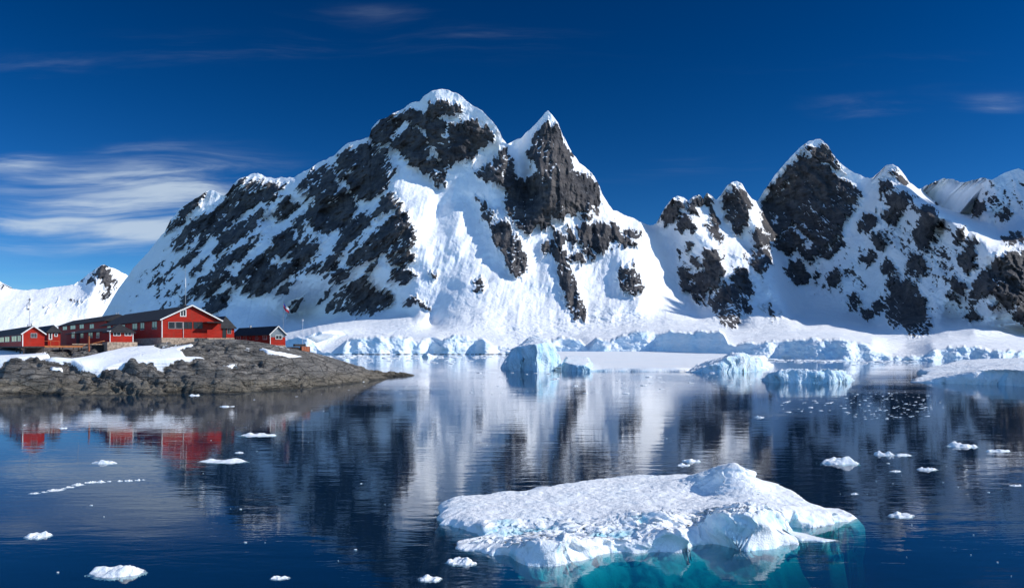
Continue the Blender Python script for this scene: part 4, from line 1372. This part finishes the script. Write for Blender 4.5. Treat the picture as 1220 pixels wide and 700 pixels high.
e, t = mast("radio_mast", 221, 178, 320, 366, 0.06, "tall thin pale mast rising behind the gable of the large red house", "mast", M_STEEL)
MB().tube((0, 0, t - 4.2), (0, 0, t - 2.1), .10, .10).build("antenna", M_FLAGWHITE, e)
e, t = mast("wire_mast", 35.2, 175, 356, 390, 0.05, "thin dark mast with a small cross arm above the stilt hut roof", "mast", M_STEEL)
MB().bar((-.7, 0, t - .3), (.7, 0, t - .3), .06).build('cross_arm', M_STEEL, e)
MB().bar((-.4, 0, t - 1.2), (.4, 0, t - 1.2), .05).build("cross_arm", M_STEEL, e)
e, t = mast("roof_mast", 93, 192, 358, 375, 0.045, "short thin mast on the hipped roof of the two-storey house", "mast", M_STEEL)
MB().bar((-.3, 0, t - .1), (.3, 0, t - .1), .05).build("cross_arm", M_STEEL, e)
e, t = mast("beacon_pole", 360.6, 192, 382.5, 418, 0.06, "slim white beacon pole beside the rusty crate", "beacon", M_FLAGWHITE)
MB().box(-.14, .14, -.14, .14, t, t + .5).build("beacon_light", M_FLAGWHITE, e)
e, t = mast("flagpole", 337.6, 192, 359, 416, 0.05, "grey flagpole behind the right gable, flying a red, white and blue flag", "flagpole", M_STEEL)
# drooping cloth, waved, hung from the pole head
def cloth(name, u0, u1, v0, v1, mat):
    n, m_ = 9, 9
    vs, fs = [], []
    for i in range(n):
        for j in range(m_):
            a = u0 + (u1 - u0) * i / (n - 1); bq = v0 + (v1 - v0) * j / (m_ - 1)
            vs.append((a * 1.35, .16 * math.sin(a * 7 + bq * 2.2) * min(1, a * 2 + .1), t - .1 - bq * 1.35 - a * 1.7 - .15 * math.sin(a * 5)))
    for i in range(n - 1):
        for j in range(m_ - 1):
            k = i * m_ + j
            fs.append((k, k + m_, k + m_ + 1, k + 1))
    mb = MB(); mb.solid(vs, fs)
    return mb.build(name, mat, e)


cloth("flag_canton", 0.02, .42, 0, .5, M_FLAGBLUE)
cloth("flag_stripe", .42, 1, 0, .5, M_FLAGWHITE)
cloth("flag_field", 0.02, 1, .5, 1, M_FLAGRED)

# tank, crate on the slope at the right end
cr_ = thing("rusty_crate", ((359.5 - CX) / F * 188, 188, H + (HOR - 420.0) / F * 188), "rust orange crate with a dark lid on the rock right of the low house", "crate", None, math.radians(30))
m_ = MB().box(0, 2.0, 0, 1.6, -.6, 1.5)
m_.build("crate_body", M_RUST, cr_)
bb = MB()
for k in range(4):
    bb.box(k * .62, k * .62 + .12, -.07, -.003, -.5, 1.5)
bb.build("crate_ribs", M_RUST, cr_)
MB().box(-1.5, 1.1, .5, 2.0, 1.53, 2.05).build("lid", M_DARKWOOD, cr_)
MB().box(-1.9, -.02, .4, 1.8, -.6, 1.2).build("side_box", M_DARKWOOD, cr_)
tk = thing("low_red_shed", ((341.5 - CX) / F * 192, 192, H + (HOR - 418) / F * 192), "low red shed with a flat top between the low house and the rusty crate", "shed", None, math.radians(14))
MB().box(0, 2.7, 0, 2.0, -.8, .85).build("wall", M_RED, tk)
MB().box(-.1, 2.8, -.1, 2.1, .853, .98).build("roof", M_ROOF, tk)

# ------------------------------------------------------------------ ice afloat
def ice_field(name, outline, tops, res, rim, lump, lsize, mat, spots=(), under=None, seed=1, parent=None, wob=0.35, skirt=1.2, ice0=0.0, power=2.2, fine_amp=0.25, wall=1.0):
    """a floating piece of ice: waterline outline (photo pixels on the water), heights at (px, py, z)"""
    out = np.array([at(px, py) for px, py in outline])
    # finer outline
    o2 = []
    for a, b in zip(out, np.roll(out, -1, 0)):
        for k in range(4):
            o2.append(a + (b - a) * k / 4)
    out = np.array(o2)
    und = np.array([at(px, py) for px, py in under]) if under else None
    allp = out if und is None else np.vstack([out, und])
    m = skirt + 3 * res
    xs = np.arange(allp[:, 0].min() - m, allp[:, 0].max() + m, res)
    ys = np.arange(allp[:, 1].min() - m, allp[:, 1].max() + m, res)
    X, Y = np.meshgrid(xs, ys)
    wx = X + wob * fbm(X / lsize / 1.7, Y / lsize / 1.7, 2, 0.4, seed + 1)
    wy = Y + wob * fbm(X / lsize / 1.7, Y / lsize / 1.7, 2, 0.4, seed + 2)
    sd = poly_sdf(wx, wy, out)
    tp = np.array([at(px, py, z) for px, py, z in tops]); tz = [t[2] for t in tops]
    top = RBF(tp, tz, 0.02, lsize * 0.25)(X, Y)
    top = np.maximum(top, 0.10 * max(tz))
    t = np.clip(-sd / rim, 0, 1)
    prof = (1 - (1 - t) ** power)
    n = fbm(X / lsize, Y / lsize, 5, 0.52, seed + 3)
    bil = np.abs(fbm(X / (lsize * .6), Y / (lsize * .6), 4, 0.5, seed + 4))
    fn = fbm(X / (lsize * .16), Y / (lsize * .16), 3, 0.6, seed + 5)
    rough = lump[0] + (lump[1] - lump[0]) * sstep(0.9, 0.1, t)
    if len(lump) > 2:
        rough = rough + lump[2] * sstep(lump[3], lump[3] - 3.0, Y)
    z_in = (top + rough * (0.9 * n - 1.0 * bil + 0.35) * sstep(0.0, 0.8, t) + rough * fine_amp * fn * sstep(0.3, 1, t)) * prof
    z_in = np.maximum(z_in, 0.03 * prof)
    if und is None:
        z_out = -0.3 - np.clip(sd, 0, 99) * 6.0
        keep = sd < min(skirt, .5)
    else:
        su = poly_sdf(wx + .7 * fbm(X / 2.2, Y / 2.2, 3, .5, seed + 7), wy + .7 * fbm(X / 2.2, Y / 2.2, 3, .5, seed + 8), und)
        q = np.clip(sd / np.maximum(sd - su, 1e-3), 0, 1)
        z_out = -0.25 - 3.6 * q ** 1.25 + 0.35 * fbm(X / 1.6, Y / 1.6, 3, .5, seed + 9)
        z_out = np.where(su > 0, -3.9 - 8 * su, z_out)
        z_out = np.minimum(z_out, -0.05)
        keep = (sd < 0.2) | (su < 0.6)
    Z = np.where(sd < 0, z_in - 0.02, z_out)
    # undercut at the water line: push the foot of the wall inwards a little
    gy, gx = np.gradient(Z, res)
    steep = sstep(0.8, 2.2, np.hypot(gx, gy))
    ice = ice0 + 0.25 * steep * (sd < 0) + 0.35 * sstep(0.0, 0.35, bil - 0.32) * sstep(0.3, 1.0, np.hypot(gx, gy))
    for px, py, z, r, k in spots:
        cx, cy = at(px, py, z)
        ice = ice + k * np.exp(-(((X - cx) / r) ** 2 + ((Y - cy) / (r * 0.8)) ** 2))
    ice = np.where(sd > 0, 0.75, ice)
    # lumps, scallops and undercuts on the walls
    k = wall * sstep(0.25, 1.2, np.hypot(gx, gy)) * (sd < rim * .3)
    s3 = lsize * 0.8
    nx = fbm3(X / s3, Y / s3, Z / s3 * 1.3, 4, 0.5, seed + 21); ny = fbm3(X / s3 + 9.1, Y / s3, Z / s3 * 1.3, 4, 0.5, seed + 22)
    X = X + k * lsize * 0.30 * nx; Y = Y + k * lsize * 0.30 * ny
    return grid_mesh(name, X, Y, Z, mat, {'ice': np.clip(ice, 0, 1)}, keep=keep, parent=parent)


# the big floe in front
FLOE_OUT = [(527,600),(531,611),(537,622),(552,629),(573,639),(580,641),(553,645),(566,651),(590,659),(607,668),(620,673),(650,674),(690,672),(706,667),(722,661),(745,659),(775,660),(800,659),(815,658),
(820,646),(838,647),(862,651),(900,653),(922,652),(932,646),(934,636),(945,629),(968,626),(990,625),(1018,621),(1022,617),(1005,609),(985,608),(950,595),(925,588),(905,580),(880,575),(850,571),(800,570),(750,572),(700,579),(660,587),(620,593),(570,595),(545,596)]
FLOE_TOP = [(530,600,.30),(545,599,.42),(575,599,.5),(610,598,.55),(650,590,.6),(700,582,.62),(750,573,.6),(800,571,.6),(840,569,.75),(848,560,1.35),(862,552,1.85),(874,550,2.15),(882,554,2.05),(890,562,1.55),(897,572,1.15),(905,580,.9),
(925,590,.8),(945,598,.75),(965,603,.6),(985,609,.42),(1003,611,.42),(1014,616,.15),
(560,612,.42),(600,612,.5),(650,608,.58),(700,600,.62),(750,592,.65),(800,588,.68),(850,585,.75),(890,592,.95),
(570,626,.42),(600,632,.28),(630,638,.25),(665,630,.40),(690,628,.45),(560,645,.25),(580,648,.42),(605,651,.55),(625,648,.75),(645,644,.95),(670,640,1.05),(695,640,.95),(705,652,.6),
(712,632,.40),(735,638,.30),(745,652,.35),(760,628,.6),(778,614,.95),(790,612,1.0),(800,622,.7),(770,646,.5),(790,643,.75),(808,640,.8),(815,650,.5),
(820,630,.6),(835,622,1.05),(850,617,1.25),(870,610,1.4),(890,607,1.42),(910,606,1.35),(925,610,1.2),(930,618,1.0),(940,610,.95),(955,608,.75),(975,612,.5),(860,602,1.05),(830,605,.85)]
FLOE_UND = [(505,600),(509,620),(520,640),(534,654),(553,670),(580,680),(612,692),(650,697),(690,694),(730,687),(780,692),(850,698),(920,699),(962,690),(985,674),(975,652),(1000,634),(1026,621),(1024,604),(930,568),(850,556),(700,560),(560,578)]
fl = ice_field("ice_floe", FLOE_OUT, FLOE_TOP, 0.045, 0.55, (0.065, 0.11, 0.14, 36.0), 1.7, M_FLOE,
               spots=[(600,625,.3,.8,0.56),(625,632,.3,.9,0.62),(655,628,.4,.8,0.50),(690,622,.45,.7,0.43),(640,618,.4,.7,0.31),(712,636,.4,.6,0.62),(735,640,.35,.7,0.62),(748,634,.4,.5,0.50),(765,622,.6,.6,0.50),(590,632,.3,.5,0.37),(575,632,.3,.4,0.31),
                      (725,620,.5,.6,0.31),(822,642,.4,.5,0.43),(870,640,.4,.9,0.28)],
               under=FLOE_UND, seed=100, wob=0.22, power=2.6, fine_amp=0.18)
tag(fl, "largest ice floe in front, white lumpy top with turquoise hollows and pale ice under water", "ice floe")
sp_ = ice_field("ice_floe", [(936,634),(942,631),(960,635),(985,641),(1003,643),(985,645),(955,643),(938,640)],
                [(940,634,.25),(955,637,.14),(975,641,.10),(998,643,.05)], 0.04, 0.2, (0.02, 0.05), 0.5, M_BIT, seed=130, wob=0.06, skirt=0.5, ice0=0.35)
tag(sp_, "thin wet tongue of ice lying just right of the largest floe's front corner", "ice floe")

# flat shelf of fast ice across the bay
sh = ice_field("ice_shelf", [(652,441.0),(690,441.8),(760,442.0),(830,442.2),(880,442.0),(905,440.5),(912,436),(906,431),(915,427.5),(905,424.6),(860,422.6),(760,421.6),(660,421.6),(640,423),(625,424.5),(632,430),(640,436)],
               [(655,440,1.0),(760,441,1.1),(880,441,1.1),(700,432,1.5),(820,432,1.6),(880,428,1.8),(700,424,2.2),(850,424,2.6)], 1.3, 2.2, (0.10, 0.22), 16, M_BERG, seed=140, wob=1.2, skirt=4)
tag(sh, "flat white shelf of fast ice between the bay and the glacier front", "ice shelf", kind="structure")


def berg(label, outline, tops, res, rim, lump, ls, seed, ice0=.35, power=2.6, skirt=2.5, wob=.7, name="iceberg", spots=()):
    o = ice_field(name, outline, tops, res, rim, lump, ls, M_BERG, seed=seed, wob=wob, skirt=skirt, ice0=ice0, power=power, spots=spots, wall=0.75)
    return tag(o, label, "iceberg")


berg("two-tiered blue iceberg with a tall pointed back, leftmost of the bay's icebergs",
     [(599,438.5),(604,441.2),(640,441.8),(663,441.2),(666,438),(665,434),(655,432),(630,431.5),(612,433.5)],
     [(601,437,.8),(609,432,2.2),(613,424,4.6),(622,422,5.0),(640,423,5.0),(655,424,4.6),(662,428,3.6),(617,412,8.6),(624,405,10.75),(634,401,12.0),(645,402.5,11.5),(655,405,10.7),(661,410,9.2)],
     .26, 1.6, (.3, .5), 6.5, 150, ice0=.38)
berg("small squared blue block of ice standing at the left end of the flat shelf",
     [(671,441.6),(680,442.6),(700,442.6),(704,441.2),(703,438.5),(690,437.5),(674,438)],
     [(673,433,2.6),(685,431,3.1),(700,432,2.8),(690,430,3.2)], .18, .9, (.08, .15), 3.5, 160, ice0=.40)
berg("blue iceberg with a long left ramp and jagged right end, against the flat shelf",
     [(820,443.2),(850,443.8),(875,443.6),(890,443.2),(907,441.5),(906,438.5),(890,436.5),(868,436),(845,438),(828,441)],
     [(822,442,.3),(836,438,1.4),(850,431,3.0),(864,425,4.8),(874,420.5,6.2),(880,423,5.6),(887,429,3.6),(892,424,5.0),(899,430,3.4),(905,438,1.0)], .22, 1.3, (.45, .8), 4.0, 170, ice0=.30)
berg("long lumpy iceberg with rounded blue columns, nearest in front of the brash",
     [(908,451),(912,455),(930,456),(960,456.2),(990,456.2),(1012,455.5),(1016,453),(1014,449),(985,447),(945,447),(918,448)],
     [(910,447,1.4),(915,440,3.0),(923,435,4.2),(936,432,4.7),(948,436,3.9),(958,433,4.6),(968,437,3.7),(978,435,4.3),(988,433,4.7),(998,438,3.6),(1004,436,4.1),(1011,435,4.2)], .15, 1.1, (.4, .7), 3.2, 180, ice0=.36)
rf = ice_field("snow_floe", [(1090,452.5),(1096,455.5),(1130,456.5),(1160,457.5),(1200,459.5),(1262,462),(1300,446),(1290,438),(1250,435),(1200,433.5),(1165,434.5),(1140,437),(1122,440.5),(1104,446.5)],
     [(1096,453,.4),(1112,451,.6),(1130,449.5,.9),(1146,450,.9),(1140,444,1.5),(1152,441,2.5),(1166,439.2,3.2),(1185,438.7,3.35),(1210,438.7,3.45),(1250,438.7,3.45),(1120,442,1.2),(1135,437,2.2),(1160,433,3.2),(1190,431,3.5),(1235,431,3.4),(1165,428,3.3),(1205,427,3.2),(1250,427,3.2)],
     .40, 1.7, (.25, .5), 9, M_BERG, seed=190, wob=1.2, skirt=3, ice0=0.05)
tag(rf, "broad snow covered floe at the right edge with a shaded step along its front", "ice floe")
berg("low white slab of ice lying before the glacier foot, beyond the long lumpy iceberg",
     [(1030,428.2),(1062,428.8),(1085,428.4),(1092,427),(1060,426),(1036,426.6)],
     [(1035,425,1.4),(1050,423,2.4),(1070,424,2.0),(1085,426,1.2)], .7, 3, (.4, .8), 9, 200, ice0=.2, wob=2)
berg("low white mound of ice drifting before the cliffs, left of the two-tiered iceberg",
     [(503,425.2),(510,425.8),(519,425.4),(522,424.2),(512,423.4),(505,424.2)],
     [(506,422.5,1.6),(511,421,3.2),(517,423,1.8)], .5, 2, (.4, .8), 5, 210, ice0=.1, wob=1)


# small drifting bits: each its own object
def ice_bit(px, py, w, hpx, seed, label, cat="ice chunk", group=None, flat=False, name="ice_chunk"):
    r = random.Random(seed)
    x, y = at(px, py)
    W = w / F * y
    Hh = hpx / F * y
    Dp = W * (0.75 if not flat else 0.5) if W < 2.5 else W * .55
    n, mm = 44, 26
    U_, V_ = np.meshgrid(np.linspace(-1.15, 1.15, n), np.linspace(-1.15, 1.15, mm))
    rad = np.hypot(U_, V_) * (1 + .22 * fbm(U_ * 1.6 + seed, V_ * 1.6, 3, .5, seed))
    t = np.clip((1 - rad) / .45, 0, 1)
    prof = 1 - (1 - t) ** 2
    lumps = .45 + .75 * fbm(U_ * 1.3 + seed * 3, V_ * .9, 2, .45, seed + 5) + .10 * fbm(U_ * 5, V_ * 5, 2, .5, seed + 6)
    Z = Hh * prof * np.clip(lumps, .12, 1.3) - np.clip(rad - .97, 0, 1) * 1.5 * max(Hh, .08) - .012
    keep = rad < 1.03
    ice = .25 * (1 - prof) + .25 * np.clip(fbm(U_ * 2, V_ * 2, 2, .5, seed + 8), 0, 1)
    o = grid_mesh(name, U_ * W / 2, V_ * Dp / 2, Z, M_BIT, {'ice': ice}, keep=keep)
    o.location = (x, y, 0)
    o.rotation_euler = (0, 0, r.uniform(-.15, .15))
    return tag(o, label, cat, group)


BITS = [
 (140,681,60,13,"white knobbly ice chunk low on the left, biggest of the loose chunks"),
 (45,638,30,6,"white ice chunk on open water at the left edge"),
 (333,688,22,4,"flat sliver of ice at the bottom edge, right of the biggest loose chunk"),
 (549,669,35,8,"small domed ice chunk just off the left front of the largest floe"),
 (513,689,28,5,"low ice sliver at the bottom edge, left of the largest floe"),
 (307,518,40,4.5,"flat white ice pan off the island, below the low red house's reflection"),
 (267,549,53,4,"long thin ice pan below the large red house's reflection"),
 (285,539,10,2.5,"tiny ice bit between the two long pans off the island"),
 (125,551,28,4.5,"greyish sliver of ice below the island, above the curved line of bits"),
 (999,551,43,9,"two-humped white ice chunk right of the largest floe's knob"),
 (1054,541,22,5.5,"left half of a pair of touching ice chunks, centre right"),
 (1076,542,20,4,"right half of a pair of touching ice chunks, centre right"),
 (1104,559,24,4.5,"flat ice chunk below the pair of touching chunks"),
 (1067,561,13,2.5,"tiny low ice bit left of the flat chunk under the touching pair"),
 (1146,531,33,6,"star shaped white ice chunk with a central peak, near the right edge"),
 (1188,537,28,4,"thin ice pan at the right edge beside the star shaped chunk"),
 (1073,614,29,6,"white ice chunk alone on dark water right of the largest floe's tip"),
 (823,549,20,5,"ice chunk on the water left of the largest floe's white knob"),
 (815,554,16,3.5,"low ice bit touching the chunk left of the white knob"),
 (905,497,12,2.5,"small ice bit out on the reflection below the long lumpy iceberg"),
 (1210,578,14,2.5,"small sliver of ice at the right edge, lowest there"),
 (1018,588,9,2,"speck of ice between the two-humped chunk and the largest floe's tip"),
 (75,510,10,1.8,"speck of ice off the left end of the island"),
 (270,484,16,2.0,"small ice bit close under the island's middle rocks"),
 (232,470.8,14,2.2,"small ice bit washed against the island's foot"),
]
for i, (px, py, w, hp, lab) in enumerate(BITS):
    ice_bit(px, py, w, hp * 0.82, 300 + i, lab, flat=hp < 5)
trail = [(41,587,12,.9),(53,585.5,7,1.0),(66,583.5,17,1.7),(76,581.5,6,.9),(83,579.8,11,1.3),(93,577,14,1.6),(104,574.5,7,1.5),(110,574,9,2.6),(118,573.6,11,2.4),(124,573.8,5,.9),(130,573,5,1.1),(143,572.6,6,1.4),(153,572.2,9,2.2),(164,571.5,7,1.4),(171,571,4,.8)]
for i, (px, py, w, hp) in enumerate(trail):
    ice_bit(px, py, w, hp, 400 + i, "white ice bit in the curved line of bits drifting on the left", group="curved line of ice bits drifting on the left")


# brash: slush and crumbs nobody could count
def brash(name, regions, seed):
    r = random.Random(seed)
    mb = MB()
    for (x0, x1, y0, y1, n, wmin, wmax) in regions:
        for _ in range(n):
            px = r.uniform(x0, x1); py = y0 + (y1 - y0) * r.random()
            x, y = at(px, py)
            w = (wmin + (wmax - wmin) * r.random() ** 2.5) / F * y
            hgt = w * r.uniform(.04, .13)
            k = r.choice((5, 6, 7)); ph = r.random() * 6.28
            bot, mid, top = [], [], []
            for i in range(k):
                a = ph + 6.283 * i / k
                rr = r.uniform(.75, 1.2)
                bot.append((x + .5 * w * rr * math.cos(a), y + .42 * w * rr * math.sin(a), -.06))
                mid.append((x + .5 * w * rr * 1.03 * math.cos(a), y + .43 * w * rr * math.sin(a), hgt * r.uniform(.25, .6)))
                top.append((x + .3 * w * rr * math.cos(a) + w * .05, y + .26 * w * rr * math.sin(a), hgt * r.uniform(.7, 1.2)))
            v = bot + mid + top + [(x, y, hgt * 1.1)]
            f = []
            for i in range(k):
                j = (i + 1) % k
                f += [(i, j, k + j, k + i), (k + i, k + j, 2 * k + j, 2 * k + i), (2 * k + i, 2 * k + j, 3 * k)]
            mb.solid(v, f)
    o = mb.build(name, M_BIT)
    return tag(o, kind="stuff")


brash("brash_ice", [(385, 640, 423.2, 427, 170, 2, 11), (400, 600, 426, 434, 110, 1.5, 8), (885, 1100, 424.5, 431.5, 330, 2, 12), (1015, 1105, 430, 436, 40, 2, 9),
                    (1005, 1112, 466, 499, 210, 1.0, 4.5), (930, 1010, 476, 492, 40, 1.2, 7), (560, 790, 443, 470, 70, 1.5, 9), (820, 900, 444, 462, 30, 1.2, 7),
                    (0, 1220, 475, 560, 60, .8, 3.2), (0, 520, 560, 695, 12, 1.0, 4.0), (1000, 1220, 540, 690, 22, 1.0, 4.0), (340, 500, 448, 475, 30, .8, 4)], 5)
